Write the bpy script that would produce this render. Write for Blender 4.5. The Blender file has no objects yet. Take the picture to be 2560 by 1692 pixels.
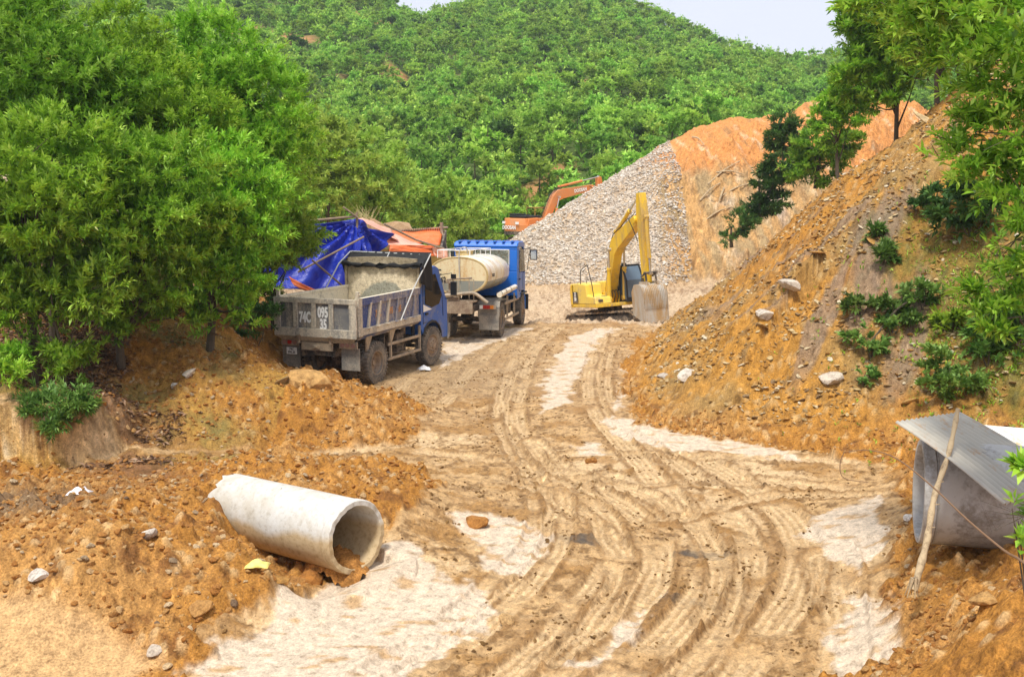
import bpy, math, random
import numpy as np
from mathutils import Vector, Matrix, Euler
R = math.radians
random.seed(7)
rng = np.random.default_rng(7)
S = bpy.context.scene
COL = S.collection

# ---------------------------------------------------------------- camera, sky, sun, exposure
PITCH = R(8.18); CAMZ = 4.5; F = 2560.0
cam = bpy.data.objects.new('camera', bpy.data.cameras.new('camera'))
COL.objects.link(cam)
cam.location = (0, 0, CAMZ); cam.rotation_euler = (R(90) - PITCH, 0, 0)
cam.data.sensor_width = 36; cam.data.lens = 36; cam.data.clip_end = 2000; cam.data.clip_start = .05
S.camera = cam

SUN_EL, SUN_AZ = R(65), R(203)          # azimuth measured clockwise from +Y: the sun stands behind the camera, to the left
w = bpy.data.worlds.new('World'); S.world = w; w.use_nodes = True
nt = w.node_tree; nt.nodes.clear()
sky = nt.nodes.new('ShaderNodeTexSky'); sky.sky_type = 'NISHITA'; sky.sun_disc = False
sky.sun_elevation = SUN_EL; sky.sun_rotation = SUN_AZ
sky.air_density = 1.0; sky.dust_density = 4.0; sky.ozone_density = 1.0
mixc = nt.nodes.new('ShaderNodeMix'); mixc.data_type = 'RGBA'; mixc.inputs[0].default_value = .94
mixc.inputs[7].default_value = (6.2, 6.5, 7.5, 1)          # the even white of a closed cloud cover
bg = nt.nodes.new('ShaderNodeBackground'); bg.inputs[1].default_value = .055
wo = nt.nodes.new('ShaderNodeOutputWorld')
nt.links.new(sky.outputs[0], mixc.inputs[6]); nt.links.new(mixc.outputs[2], bg.inputs[0]); nt.links.new(bg.outputs[0], wo.inputs[0])
sun = bpy.data.objects.new('sun', bpy.data.lights.new('sun', 'SUN')); COL.objects.link(sun)
sun.data.energy = 1.5; sun.data.angle = R(10); sun.data.color = (1.0, .95, .86)
sun.rotation_euler = (R(90) - SUN_EL, 0, -SUN_AZ + R(180))
S.view_settings.view_transform = 'Standard'; S.view_settings.look = 'None'
S.view_settings.exposure = 1.4; S.view_settings.gamma = 1
S.cycles.max_bounces = 7; S.cycles.diffuse_bounces = 3; S.cycles.transparent_max_bounces = 8
S.cycles.volume_bounces = 0
S.cycles.use_denoising = True

# ---------------------------------------------------------------- pixel (of the 2560x1692 photograph) -> place
sP, cP = math.sin(PITCH), math.cos(PITCH)
def ray(px, py):
    u = (px - 1280) / F; v = (846 - py) / F
    return (u, cP + v * sP, -sP + v * cP)
def at(px, py, Y):
    d = ray(px, py); t = Y / d[1]
    return Vector((d[0] * t, Y, CAMZ + d[2] * t))
def onz(px, py, z=0.0):
    d = ray(px, py); t = (z - CAMZ) / d[2]
    return Vector((d[0] * t, d[1] * t, z))

# ---------------------------------------------------------------- object helpers
def tag(o, label=None, cat=None, group=None, kind=None):
    if label: o['label'] = label
    if cat: o['category'] = cat
    if group: o['group'] = group
    if kind: o['kind'] = kind
    return o
def empty(name, loc, rot=(0, 0, 0), label=None, cat=None, group=None):
    o = bpy.data.objects.new(name, None); COL.objects.link(o)
    o.location = loc; o.rotation_euler = rot; o.empty_display_size = .2
    return tag(o, label, cat, group)
def link_mesh(name, me, mats=(), parent=None, smooth=False, bevel=0, auto=None):
    o = bpy.data.objects.new(name, me); COL.objects.link(o)
    for m in (mats if isinstance(mats, (list, tuple)) else [mats]): me.materials.append(m)
    if parent: o.parent = parent
    if smooth:
        me.polygons.foreach_set('use_smooth', np.ones(len(me.polygons), bool))
    if bevel:
        b = o.modifiers.new('b', 'BEVEL'); b.width = bevel; b.segments = 2; b.limit_method = 'ANGLE'; b.angle_limit = R(35)
    return o
def np_mesh(name, V, Fq, attrs=None, cols=None, matidx=None):
    """fast mesh from arrays; Fq is (n,3) or (n,4)"""
    me = bpy.data.meshes.new(name)
    V = np.asarray(V, np.float32); Fq = np.asarray(Fq, np.int32)
    n, k = Fq.shape
    me.vertices.add(len(V)); me.vertices.foreach_set('co', V.ravel())
    me.loops.add(n * k); me.loops.foreach_set('vertex_index', Fq.ravel())
    me.polygons.add(n)
    me.polygons.foreach_set('loop_start', np.arange(0, n * k, k, dtype=np.int32))
    try: me.polygons.foreach_set('loop_total', np.full(n, k, np.int32))
    except Exception: pass
    for nm, a in (attrs or {}).items():
        at_ = me.attributes.new(nm, 'FLOAT', 'POINT'); at_.data.foreach_set('value', np.asarray(a, np.float32))
    for nm, a in (cols or {}).items():
        at_ = me.attributes.new(nm, 'FLOAT_COLOR', 'POINT')
        c = np.ones((len(V), 4), np.float32); c[:, :3] = a
        at_.data.foreach_set('color', c.ravel())
    if matidx is not None: me.polygons.foreach_set('material_index', np.asarray(matidx, np.int32))
    me.update(calc_edges=True)
    return me

class MB:
    """collects shapes; build() links them as one mesh object"""
    def __init__(s): s.v = []; s.f = []; s.M = Matrix.Identity(4)
    def add(s, vs, fs):
        b = len(s.v); s.v += [tuple(s.M @ Vector(v)) for v in vs]; s.f += [tuple(i + b for i in f) for f in fs]; return s
    def box(s, c, d, rot=None):
        hx, hy, hz = d[0] / 2, d[1] / 2, d[2] / 2
        m = Euler(rot).to_matrix() if rot else None
        vs = []
        for z in (-hz, hz):
            for (x, y) in ((-hx, -hy), (hx, -hy), (hx, hy), (-hx, hy)):
                p = Vector((x, y, z)); p = m @ p if m else p
                vs.append(p + Vector(c))
        return s.add(vs, [(3, 2, 1, 0), (4, 5, 6, 7), (0, 1, 5, 4), (1, 2, 6, 5), (2, 3, 7, 6), (3, 0, 4, 7)])
    def bb(s, x0, x1, y0, y1, z0, z1):
        return s.box(((x0 + x1) / 2, (y0 + y1) / 2, (z0 + z1) / 2), (x1 - x0, y1 - y0, z1 - z0))
    def prism(s, poly, y0, y1, y2=None):
        """poly of (x,z) extruded along y"""
        n = len(poly)
        vs = [(x, y0, z) for x, z in poly] + [(x, y1, z) for x, z in poly]
        fs = [tuple(range(n)), tuple(range(2 * n - 1, n - 1, -1))]
        fs += [((i + 1) % n, i, n + i, n + (i + 1) % n) for i in range(n)]
        return s.add(vs, fs)
    def cyl(s, p0, p1, r0, r1=None, n=12, cap=True):
        r1 = r0 if r1 is None else r1
        p0, p1 = Vector(p0), Vector(p1); d = (p1 - p0).normalized()
        a = d.orthogonal().normalized(); b = d.cross(a)
        vs = []
        for p, r in ((p0, r0), (p1, r1)):
            for i in range(n):
                t = 2 * math.pi * i / n; vs.append(p + (a * math.cos(t) + b * math.sin(t)) * r)
        fs = [(i, (i + 1) % n, n + (i + 1) % n, n + i) for i in range(n)]
        if cap: fs += [tuple(range(n - 1, -1, -1)), tuple(range(n, 2 * n))]
        return s.add(vs, fs)
    def tube(s, pts, r, n=8):
        pts = [Vector(p) for p in pts]; rs = r if isinstance(r, (list, tuple)) else [r] * len(pts)
        vs = []; a = None
        for i, p in enumerate(pts):
            d = (pts[min(i + 1, len(pts) - 1)] - pts[max(i - 1, 0)]).normalized()
            a = d.orthogonal().normalized() if a is None else (a - d * a.dot(d)).normalized()
            b = d.cross(a)
            for k in range(n):
                t = 2 * math.pi * k / n; vs.append(p + (a * math.cos(t) + b * math.sin(t)) * rs[i])
        fs = []
        for i in range(len(pts) - 1):
            for k in range(n):
                fs.append((i * n + k, i * n + (k + 1) % n, (i + 1) * n + (k + 1) % n, (i + 1) * n + k))
        fs += [tuple(range(n - 1, -1, -1)), tuple(range((len(pts) - 1) * n, len(pts) * n))]
        return s.add(vs, fs)
    def lathe(s, prof, n=32, axis='y', closed=True):
        """prof of (a, r): a along the axis"""
        vs = []
        for i in range(n):
            t = 2 * math.pi * i / n; c, sn = math.cos(t), math.sin(t)
            for a, r in prof:
                vs.append((r * c, a, r * sn) if axis == 'y' else (a, r * c, r * sn))
        m = len(prof); fs = []
        for i in range(n):
            j = (i + 1) % n
            for k in range(m if closed else m - 1):
                k2 = (k + 1) % m
                fs.append((i * m + k, i * m + k2, j * m + k2, j * m + k))
        return s.add(vs, fs)
    def grid(s, P):
        """P[i][j] points -> sheet"""
        n, m = len(P), len(P[0])
        return s.add([p for row in P for p in row], [(i * m + j, i * m + j + 1, (i + 1) * m + j + 1, (i + 1) * m + j) for i in range(n - 1) for j in range(m - 1)])
    def build(s, name, mats, parent=None, smooth=False, bevel=0, label=None):
        me = bpy.data.meshes.new(name); me.from_pydata(s.v, [], s.f); me.update()
        import bmesh
        bm = bmesh.new(); bm.from_mesh(me); bmesh.ops.recalc_face_normals(bm, faces=bm.faces); bm.to_mesh(me); bm.free()
        o = link_mesh(name, me, mats, parent, False, bevel)
        if smooth:
            me.polygons.foreach_set('use_smooth', np.ones(len(me.polygons), bool))
            try: me.set_sharp_from_angle(angle=R(40))
            except Exception: pass
        if label: o['label'] = label
        return o

def text_mesh(body, size, bold=.0, squeeze=1.0):
    cu = bpy.data.curves.new('t', 'FONT'); cu.body = body; cu.size = size; cu.offset = bold
    cu.align_x = 'CENTER'; cu.align_y = 'CENTER'; cu.extrude = .003; cu.resolution_u = 3
    o = bpy.data.objects.new('t', cu); COL.objects.link(o)
    dg = bpy.context.evaluated_depsgraph_get(); dg.update()
    me = bpy.data.meshes.new_from_object(o.evaluated_get(dg))
    bpy.data.objects.remove(o); bpy.data.curves.remove(cu)
    for v in me.vertices: v.co.x *= squeeze
    return me
def lettering(name, body, size, mat, parent, org, xdir, ydir, bold=.0, squeeze=1.0):
    me = text_mesh(body, size, bold, squeeze)
    x = Vector(xdir).normalized(); y = Vector(ydir); y = (y - x * y.dot(x)).normalized(); z = x.cross(y)
    M = Matrix.Translation(Vector(org)) @ Matrix((x, y, z)).transposed().to_4x4()
    me.transform(M)
    return link_mesh(name, me, mat, parent)

# ---------------------------------------------------------------- noise (numpy)
def _hash(ix, iy, seed):
    h = (ix * 374761393 + iy * 668265263 + seed * 1442695041) & 0xffffffff
    h = ((h ^ (h >> 13)) * 1274126177) & 0xffffffff
    return (h ^ (h >> 16)) & 0xffffffff
_ga = np.arange(256) * (2 * math.pi / 256); _GX = np.cos(_ga); _GY = np.sin(_ga)
def gnoise(x, y, seed=0):
    x0 = np.floor(x); y0 = np.floor(y); fx = x - x0; fy = y - y0
    ix = x0.astype(np.int64); iy = y0.astype(np.int64)
    u = fx * fx * fx * (fx * (fx * 6 - 15) + 10); v = fy * fy * fy * (fy * (fy * 6 - 15) + 10)
    ax = ix * 374761393; bx = ax + 374761393; ay = iy * 668265263 + seed * 1442695041; by = ay + 668265263
    def g(hx, hy, dx, dy):
        h = (hx + hy) & 0xffffffff; h = ((h ^ (h >> 13)) * 1274126177) & 0xffffffff; h = (h >> 16) & 255
        return _GX[h] * (fx - dx) + _GY[h] * (fy - dy)
    a = g(ax, ay, 0, 0); b = g(bx, ay, 1, 0); c = g(ax, by, 0, 1); d = g(bx, by, 1, 1)
    return ((a + (b - a) * u) * (1 - v) + (c + (d - c) * u) * v) * 1.5
def fbm(x, y, s, octv=4, seed=0, gain=.5):
    o = 0; a = 1.0; n = 0
    for i in range(octv):
        o = o + a * gnoise(x / s * 2 ** i + 17.3 * i, y / s * 2 ** i - 9.1 * i, seed + i); n += a; a *= gain
    return o / n
def cells(x, y, s, seed=0):
    """distance to nearest jittered point (0..~1) and a random id value"""
    x = x / s; y = y / s; ix = np.floor(x).astype(np.int64); iy = np.floor(y).astype(np.int64)
    best = np.full(x.shape, 9.0); rid = np.zeros(x.shape)
    for dx in (-1, 0, 1):
        for dy in (-1, 0, 1):
            h = _hash(ix + dx, iy + dy, seed); h2 = _hash(ix + dx, iy + dy, seed + 77)
            px = ix + dx + h / 4294967296.0; py = iy + dy + h2 / 4294967296.0
            d = (px - x) ** 2 + (py - y) ** 2
            m = d < best; best = np.where(m, d, best); rid = np.where(m, (h ^ h2) % 1000 / 1000.0, rid)
    return np.sqrt(best), rid
def sstep(a, b, x):
    t = np.clip((x - a) / (b - a), 0, 1); return t * t * (3 - 2 * t)
def seg_dist(x, y, P):
    """distance to polyline, arc length at the nearest point, side sign (+ right of travel)"""
    best = np.full(x.shape, 1e9); arc = np.zeros(x.shape); side = np.zeros(x.shape); L = 0
    for (ax, ay), (bx, by) in zip(P[:-1], P[1:]):
        dx, dy = bx - ax, by - ay; l2 = dx * dx + dy * dy; l = math.sqrt(l2)
        t = np.clip(((x - ax) * dx + (y - ay) * dy) / l2, 0, 1)
        d = np.hypot(x - ax - t * dx, y - ay - t * dy)
        m = d < best; best = np.where(m, d, best); arc = np.where(m, L + t * l, arc)
        side = np.where(m, np.sign((x - ax) * dy - (y - ay) * dx), side); L += l
    return best, arc, side
def poly_in(x, y, P):
    """signed distance: positive inside"""
    ins = np.zeros(x.shape, bool); n = len(P)
    for i in range(n):
        (ax, ay), (bx, by) = P[i], P[(i + 1) % n]
        if abs(by - ay) < 1e-9: continue
        c = ((ay > y) != (by > y)) & (x < (bx - ax) * (y - ay) / (by - ay) + ax)
        ins ^= c
    d, _, _ = seg_dist(x, y, list(P) + [P[0]])
    return np.where(ins, d, -d)
def smooth_path(P, k=3):
    """Catmull-Rom densified"""
    P = [Vector(p) for p in P]; out = []
    for i in range(len(P) - 1):
        p0 = P[max(i - 1, 0)]; p1 = P[i]; p2 = P[i + 1]; p3 = P[min(i + 2, len(P) - 1)]
        for j in range(k):
            t = j / k
            out.append(.5 * ((2 * p1) + (p2 - p0) * t + (2 * p0 - 5 * p1 + 4 * p2 - p3) * t * t + (3 * p1 - p0 - 3 * p2 + p3) * t ** 3))
    out.append(P[-1]); return out

# ---------------------------------------------------------------- materials
class N:
    def __init__(s, name):
        s.m = bpy.data.materials.new(name); s.m.use_nodes = True; s.t = s.m.node_tree; s.t.nodes.clear()
        s.out = s.t.nodes.new('ShaderNodeOutputMaterial')
        s.b = s.t.nodes.new('ShaderNodeBsdfPrincipled'); s.l(s.b.outputs[0], s.out.inputs[0])
    def n(s, k, **kw):
        x = s.t.nodes.new(k)
        for a, b in kw.items(): setattr(x, a, b)
        return x
    def l(s, a, b): s.t.links.new(a, b)
    def coord(s, kind='Object'): return s.n('ShaderNodeTexCoord').outputs[kind]
    def noise(s, co, scale, detail=5, rough=.6, dist=0):
        x = s.n('ShaderNodeTexNoise'); x.inputs['Scale'].default_value = scale; x.inputs['Detail'].default_value = detail
        x.inputs['Roughness'].default_value = rough; x.inputs['Distortion'].default_value = dist
        if co is not None: s.l(co, x.inputs['Vector'])
        return x.outputs['Fac']
    def ramp(s, fac, stops):
        x = s.n('ShaderNodeValToRGB'); e = x.color_ramp.elements
        while len(e) < len(stops): e.new(.5)
        for i, (p, c) in enumerate(stops):
            e[i].position = p; e[i].color = (*c, 1) if len(c) == 3 else c
        s.l(fac, x.inputs[0]); return x.outputs[0]
    def mix(s, fac, a, b, mode='MIX'):
        x = s.n('ShaderNodeMix', data_type='RGBA', blend_type=mode)
        for i, q in ((0, fac), (6, a), (7, b)):
            if isinstance(q, (int, float)): x.inputs[i].default_value = q
            elif isinstance(q, tuple): x.inputs[i].default_value = (*q, 1)
            else: s.l(q, x.inputs[i])
        return x.outputs[2]
    def math(s, op, a, b=0.0):
        x = s.n('ShaderNodeMath', operation=op)
        for i, q in ((0, a), (1, b)):
            if isinstance(q, (int, float)): x.inputs[i].default_value = q
            else: s.l(q, x.inputs[i])
        return x.outputs[0]
    def bump(s, h, strength=.3, dist=.02):
        x = s.n('ShaderNodeBump'); x.inputs['Strength'].default_value = strength; x.inputs['Distance'].default_value = dist
        s.l(h, x.inputs['Height']); s.l(x.outputs[0], s.b.inputs['Normal'])
    def col(s, c):
        if isinstance(c, tuple): s.b.inputs['Base Color'].default_value = (*c, 1)
        else: s.l(c, s.b.inputs['Base Color'])
    def set(s, rough=.6, metal=0, spec=.4):
        s.b.inputs['Roughness'].default_value = rough; s.b.inputs['Metallic'].default_value = metal
        s.b.inputs['Specular IOR Level'].default_value = spec
        return s.m
def weathered(name, base, dirt, amount=.5, scale=3.0, rough=.5, metal=0, streak=False, second=None, bump=.15):
    """paint or concrete under patches of dirt"""
    m = N(name); co = m.coord()
    if streak:
        mp = m.n('ShaderNodeMapping'); mp.inputs['Scale'].default_value = (1, 1, .22); m.l(co, mp.inputs[0]); c2 = mp.outputs[0]
    else: c2 = co
    n1 = m.noise(c2, scale, 8, .68, .4); n2 = m.noise(co, scale * 9, 4, .7)
    f = m.math('ADD', n1, m.math('MULTIPLY', m.math('SUBTRACT', n2, .5), .45))
    lo = .5 + (.5 - amount) * .55
    fac = m.ramp(f, [(max(lo - .1, 0), (0, 0, 0)), (min(lo + .1, 1), (1, 1, 1))])
    b = base
    if second: b = m.mix(m.ramp(m.noise(co, scale * .5, 3), [(.42, (0, 0, 0)), (.58, (1, 1, 1))]), base, second)
    dd = m.mix(n2, tuple(x * .7 for x in dirt), tuple(min(x * 1.3, 1) for x in dirt))
    m.col(m.mix(fac, b, dd)); m.bump(f, bump, .02)
    return m.set(rough, metal)
def plain(name, c, rough=.6, metal=0, var=.25, scale=8, spec=.4):
    m = N(name); n1 = m.noise(m.coord(), scale, 5, .65)
    m.col(m.mix(n1, tuple(x * (1 - var) for x in c), tuple(min(x * (1 + var), 1) for x in c))); m.bump(n1, .1, .01)
    return m.set(rough, metal, spec)
def leafy(name, stops, transl=.35, rough=.45, spec=.3, hue=0.0):
    m = N(name)
    a = m.n('ShaderNodeAttribute', attribute_name='rnd').outputs['Fac']
    c = m.ramp(a, stops)
    oi = m.n('ShaderNodeObjectInfo').outputs['Random']
    hs = m.n('ShaderNodeHueSaturation'); m.l(c, hs.inputs['Color'])
    m.l(m.math('ADD', m.math('MULTIPLY', oi, hue), .5 - hue / 2), hs.inputs['Hue'])
    m.l(m.math('ADD', m.math('MULTIPLY', m.math('FRACT', m.math('MULTIPLY', oi, 7.31)), .46 if hue else .12), .76 if hue else .94), hs.inputs['Value'])
    m.col(hs.outputs[0]); m.set(rough, 0, spec)
    tr = m.n('ShaderNodeBsdfTranslucent'); m.l(hs.outputs[0], tr.inputs[0])
    mx = m.n('ShaderNodeMixShader'); mx.inputs[0].default_value = transl
    m.l(m.b.outputs[0], mx.inputs[1]); m.l(tr.outputs[0], mx.inputs[2]); m.l(mx.outputs[0], m.out.inputs[0])
    return m.m
# ================================================================ THE GROUND
def P2(*pts, z=0.0): return [tuple(onz(px, py, z)[:2]) for px, py in pts]
CP = []
def cpz(z, *pts):
    for px, py in pts: v = onz(px, py, z); CP.append((v.x, v.y, z))
def cpY(*pts):
    for px, py, Y in pts: v = at(px, py, Y); CP.append(tuple(v))
# the road and the flat
cpz(0, (500, 1692), (900, 1692), (1500, 1692), (2150, 1692), (900, 1500), (1200, 1500), (1500, 1500), (1900, 1500), (1100, 1350), (1500, 1300), (2000, 1300),
    (1150, 1200), (1500, 1150), (1800, 1180), (2100, 1220), (1100, 1060), (1350, 1050), (1550, 1050), (1050, 960), (1250, 950), (1450, 930), (1150, 880),
    (1350, 870), (1500, 860), (1250, 840), (1600, 850), (1100, 1120), (1900, 1130), (1500, 2100), (600, 2000), (2300, 2100))
for x, y, z in [(-4.2, 24.5, 0), (-5.2, 23.2, .0), (-5.2, 22.2, .1), (-4.6, 21.6, .2), (-3.4, 22.2, 0), (-3.2, 26, 0), (-1.3, 31.9, 0), (.3, 35.6, -.13), (-3.5, 30, 0), (-2.5, 36, -.1), (3, 37, -.2), (1.5, 40, -.85), (4.6, 44.5, -1.42),
                (4.2, 47, -1.45), (2.8, 44, -1.4), (6.6, 42, -1.0), (5.6, 41.2, -.95), (1, 50, -.7), (5, 50, -1.0), (10, 48, -.5), (-5, 44, .1), (-10, 50, .6), (-16, 60, 1.0), (-3, 60, .3), (0, 72, .4), (12, 78, .4),
                (-30, 78, 2), (-60, 78, 6), (45, 78, 5), (-8, 38, .4), (-7.5, 33, .5)]:
    CP.append((x, y, z))
# heap and trench of the concrete pipe, sandy strip at the lower left
cpz(.12, (-100, 1680), (200, 1620), (400, 1580), (-300, 1640))
cpz(.22, (650, 1500), (500, 1560), (860, 1400))
cpz(.02, (620, 1560), (450, 1660), (950, 1390), (780, 1470))
cpz(.45, (0, 1500), (300, 1490), (640, 1440), (520, 1470))
cpz(.85, (0, 1380), (200, 1390), (-300, 1380)); cpz(.75, (420, 1360)); cpz(.62, (540, 1350), (600, 1360)); cpz(.6, (0, 1260), (250, 1260)); cpz(.45, (400, 1240), (900, 1190), (1010, 1240))
cpz(.55, (620, 1150), (800, 1170)); cpz(.3, (1000, 1300), (960, 1340))
cpz(.25, (100, 1195), (350, 1190), (-300, 1200), (250, 1185))
# left cut bank and the terrace of dead leaves above it
cpz(.22, (0, 1172), (120, 1172), (225, 1165)); cpY((-300, 1172, 15.4), (-300, 990, 16.0))
cpY((0, 1005, 15.9), (120, 1010, 15.95), (215, 1055, 16.1), (0, 930, 17.6), (120, 960, 17), (0, 850, 20), (0, 700, 24), (300, 850, 19.5), (300, 780, 22), (230, 950, 17.2),
    (600, 790, 25), (640, 842, 22.6), (470, 850, 20.6), (360, 905, 19.2), (400, 985, 18.3), (280, 1000, 17.3), (300, 1060, 16.7), (330, 1120, 15.9), (-400, 800, 20), (-300, 600, 28), (300, 650, 28), (560, 700, 30), (100, 450, 38), (-500, 300, 45))
# rubble in front of the dump truck
cpY((480, 935, 18.5), (560, 905, 19.2), (640, 905, 19.6), (700, 915, 20.0), (790, 938, 20.4), (860, 945, 20.6), (900, 965, 20.5), (600, 1000, 17.9), (800, 1005, 18.6), (450, 1040, 17.2), (920, 1010, 19.2))
cpz(.25, (420, 1120), (600, 1100)); cpz(.12, (750, 1100), (950, 1080), (1010, 1000)); cpz(.05, (960, 950))
# lower right bank under the camera
cpz(.12, (2230, 1500), (2180, 1350), (2250, 1200)); cpz(.6, (2340, 1480), (2300, 1692)); cpz(.75, (2450, 1390), (2330, 1370)); cpz(.8, (2560, 1330))
cpz(1.15, (2560, 1500), (2500, 1600)); cpz(1.5, (2700, 1400), (2650, 1800)); cpz(.7, (2450, 1250), (2700, 1150)); cpz(.45, (2350, 1160))
CP = np.array(CP)
def _fit():
    n = len(CP); d = np.hypot(CP[:, None, 0] - CP[None, :, 0], CP[:, None, 1] - CP[None, :, 1])
    A = np.zeros((n + 3, n + 3)); A[:n, :n] = d - np.eye(n) * .03; A[:n, n] = A[n, :n] = 1
    A[:n, n + 1] = A[n + 1, :n] = CP[:, 0]; A[:n, n + 2] = A[n + 2, :n] = CP[:, 1]
    return np.linalg.solve(A, np.r_[CP[:, 2], 0, 0, 0])
RW = _fit()
def base(x, y):
    sh = x.shape; x = x.ravel(); y = y.ravel(); o = np.empty_like(x); n = len(CP)
    for i in range(0, len(x), 60000):
        xs, ys = x[i:i + 60000], y[i:i + 60000]
        o[i:i + 60000] = np.sqrt((xs[:, None] - CP[None, :, 0]) ** 2 + (ys[:, None] - CP[None, :, 1]) ** 2 + .01) @ RW[:n] + RW[n] + RW[n + 1] * xs + RW[n + 2] * ys
    return o.reshape(sh)
# cut slope on the right: height grows with the distance from its toe
TOE = [(14, 10.5), (9.4, 14.6), (6.6, 16.8), (3.6, 18.9), (2.75, 20.5), (2.7, 23), (3.5, 28), (4.7, 33), (6.1, 37.2), (8.4, 41), (14, 45), (30, 50), (60, 54)]
TOE = [tuple(p) for p in smooth_path([Vector((a, b, 0)) for a, b in TOE], 4)]; TOE = [(p[0], p[1]) for p in TOE]
RIDGE = [at(1130, 645, 53), at(1279, 602, 56), at(1331, 586, 57), at(1388, 561, 58), at(1419, 537, 58.5), at(1445, 519, 59), at(1487, 503, 59.6), at(1520, 480, 60.2), at(1600, 433, 61.4), at(1663, 396, 62.5), at(1715, 332, 63.4), at(1789, 303, 64.5), at(1852, 289, 65.5), at(1904, 298, 66.5), at(1973, 280, 68), at(2059, 243, 70), at(2128, 205, 72), at(2200, 300, 75), at(2600, 330, 84)]
def ridge_h(x, y):
    P = RIDGE; best = np.full(x.shape, -50.0); td = np.full(x.shape, 99.0)
    for a, b in zip(P[:-1], P[1:]):
        dx, dy = b.x - a.x, b.y - a.y; t = np.clip(((x - a.x) * dx + (y - a.y) * dy) / (dx * dx + dy * dy), 0, 1)
        d = np.hypot(x - a.x - t * dx, y - a.y - t * dy); zr = a.z + t * (b.z - a.z); cx = a.x + t * dx
        back = (x - a.x) * dy - (y - a.y) * dx < 0
        cl = sstep(7, 10, x)                      # right of here the heap is cut back to a steep face
        dd = d + .5 * fbm(x, y, 3, 2, 40)
        fall = np.where(cl > 0, (1 - cl) * dd * .72 + cl * (np.minimum(dd, 5) * .5 + np.maximum(dd - 5, 0) * 1.25), dd * .72)
        h = zr - np.where(back, d * .62, fall)
        m = h > best; best = np.where(m, h, best); td = np.minimum(td, d)
    return best, td
TRK = [  # wheel tracks: pixels, width
    ([(1400, 812), (1330, 880), (1300, 960), (1285, 1030), (1310, 1100), (1360, 1170), (1395, 1250), (1390, 1340), (1330, 1440), (1200, 1560), (1000, 1700)], .42),
    ([(1372, 812), (1300, 880), (1268, 960), (1250, 1030), (1275, 1100), (1330, 1180), (1350, 1270), (1330, 1360), (1250, 1450), (1080, 1580), (900, 1700)], .36),
    ([(1510, 812), (1490, 880), (1475, 960), (1500, 1040), (1570, 1120), (1650, 1210), (1740, 1310), (1770, 1400), (1740, 1500), (1620, 1620), (1500, 1720)], .45),
    ([(1545, 812), (1520, 880), (1510, 960), (1540, 1040), (1640, 1120), (1760, 1210), (1850, 1310), (1880, 1400), (1850, 1500), (1760, 1620), (1650, 1720)], .36),
    ([(1600, 1080), (1800, 1170), (1950, 1270), (2010, 1370), (1990, 1480), (1900, 1600), (1800, 1720)], .5),
    ([(1330, 1100), (1450, 1220), (1520, 1320), (1520, 1420), (1430, 1540), (1250, 1700)], .4),
    ([(1400, 1180), (1560, 1260), (1640, 1350), (1630, 1450), (1540, 1560), (1350, 1720)], .4),
    ([(760, 1150), (1000, 1130), (1250, 1150), (1500, 1200), (1700, 1270), (1800, 1380), (1800, 1500), (1700, 1650)], .4),
    ([(850, 1190), (1050, 1180), (1300, 1210), (1450, 1280), (1560, 1400), (1500, 1540), (1380, 1640)], .35),
    ([(1200, 1150), (1500, 1130), (1800, 1140), (2100, 1160), (2300, 1180)], .4),
    ([(1300, 1200), (1600, 1190), (1900, 1200), (2260, 1240)], .4),
    ([(1650, 1290), (1950, 1235), (2260, 1270)], .35),
    ([(1180, 840), (1100, 900), (1010, 960), (980, 1010)], .35), ([(1260, 850), (1180, 920), (1120, 1000), (1050, 1060)], .35),
    ([(2060, 1400), (2100, 1500), (2110, 1600), (2090, 1720)], .5), ([(2180, 1380), (2220, 1500), (2230, 1720)], .4),
    ([(0, 1186), (300, 1180), (600, 1150)], .35),
]
TRK = [([tuple(p[:2]) for p in smooth_path([onz(a, b) for a, b in pts], 4)], wd) for pts, wd in TRK]
ROAD = P2((380, 1720), (620, 1560), (930, 1390), (1010, 1330), (1090, 1240), (1020, 1175), (860, 1165), (700, 1172), (300, 1190), (0, 1200), (-500, 1215), (-500, 1175), (0, 1177), (300, 1172), (700, 1150), (860, 1135), (1000, 1110), (1080, 1040), (960, 980), (930, 950), (700, 880), (1000, 790),
          (1350, 795), (1700, 800), (1600, 850), (1560, 920), (1555, 980), (1600, 1062), (1850, 1110), (2100, 1150), (2260, 1190), (2260, 1330), (2200, 1500), (2290, 1720))
PALE = [P2((400, 1720), (640, 1570), (930, 1400), (1030, 1390), (1130, 1450), (1235, 1520), (1160, 1590), (1000, 1720)),
        P2((1140, 1310), (1230, 1290), (1360, 1340), (1330, 1430), (1260, 1430)),
        P2((1430, 840), (1500, 812), (1560, 812), (1500, 840), (1460, 900), (1420, 1000), (1350, 1030), (1370, 930)),
        P2((1640, 812), (1680, 805), (1600, 880), (1570, 990), (1535, 1030), (1560, 920)),
        P2((1500, 1035), (1700, 1065), (1960, 1120), (2000, 1150), (1700, 1120), (1560, 1100)),
        P2((2020, 1290), (2200, 1270), (2210, 1420), (2150, 1470), (2060, 1400)), P2((2130, 1500), (2260, 1560), (2260, 1720), (2080, 1720), (2060, 1600)),
        P2((1600, 1500), (1660, 1470), (1560, 1620), (1480, 1680), (1460, 1660)),
        P2((1420, 1110), (1500, 1105), (1510, 1140), (1430, 1140)), P2((1120, 850), (1280, 815), (1340, 815), (1200, 870), (1100, 920))]
STRIP = P2((-300, 1590), (60, 1575), (330, 1610), (420, 1640), (260, 1700), (-300, 1720), z=.12)
LITTER = P2((0, 1000), (230, 1075), (380, 1130), (480, 1110), (420, 1010), (350, 1010), (270, 1000), (330, 920), (470, 860), (650, 810), (600, 700), (-700, 600), (-700, 900), z=.9)
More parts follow.
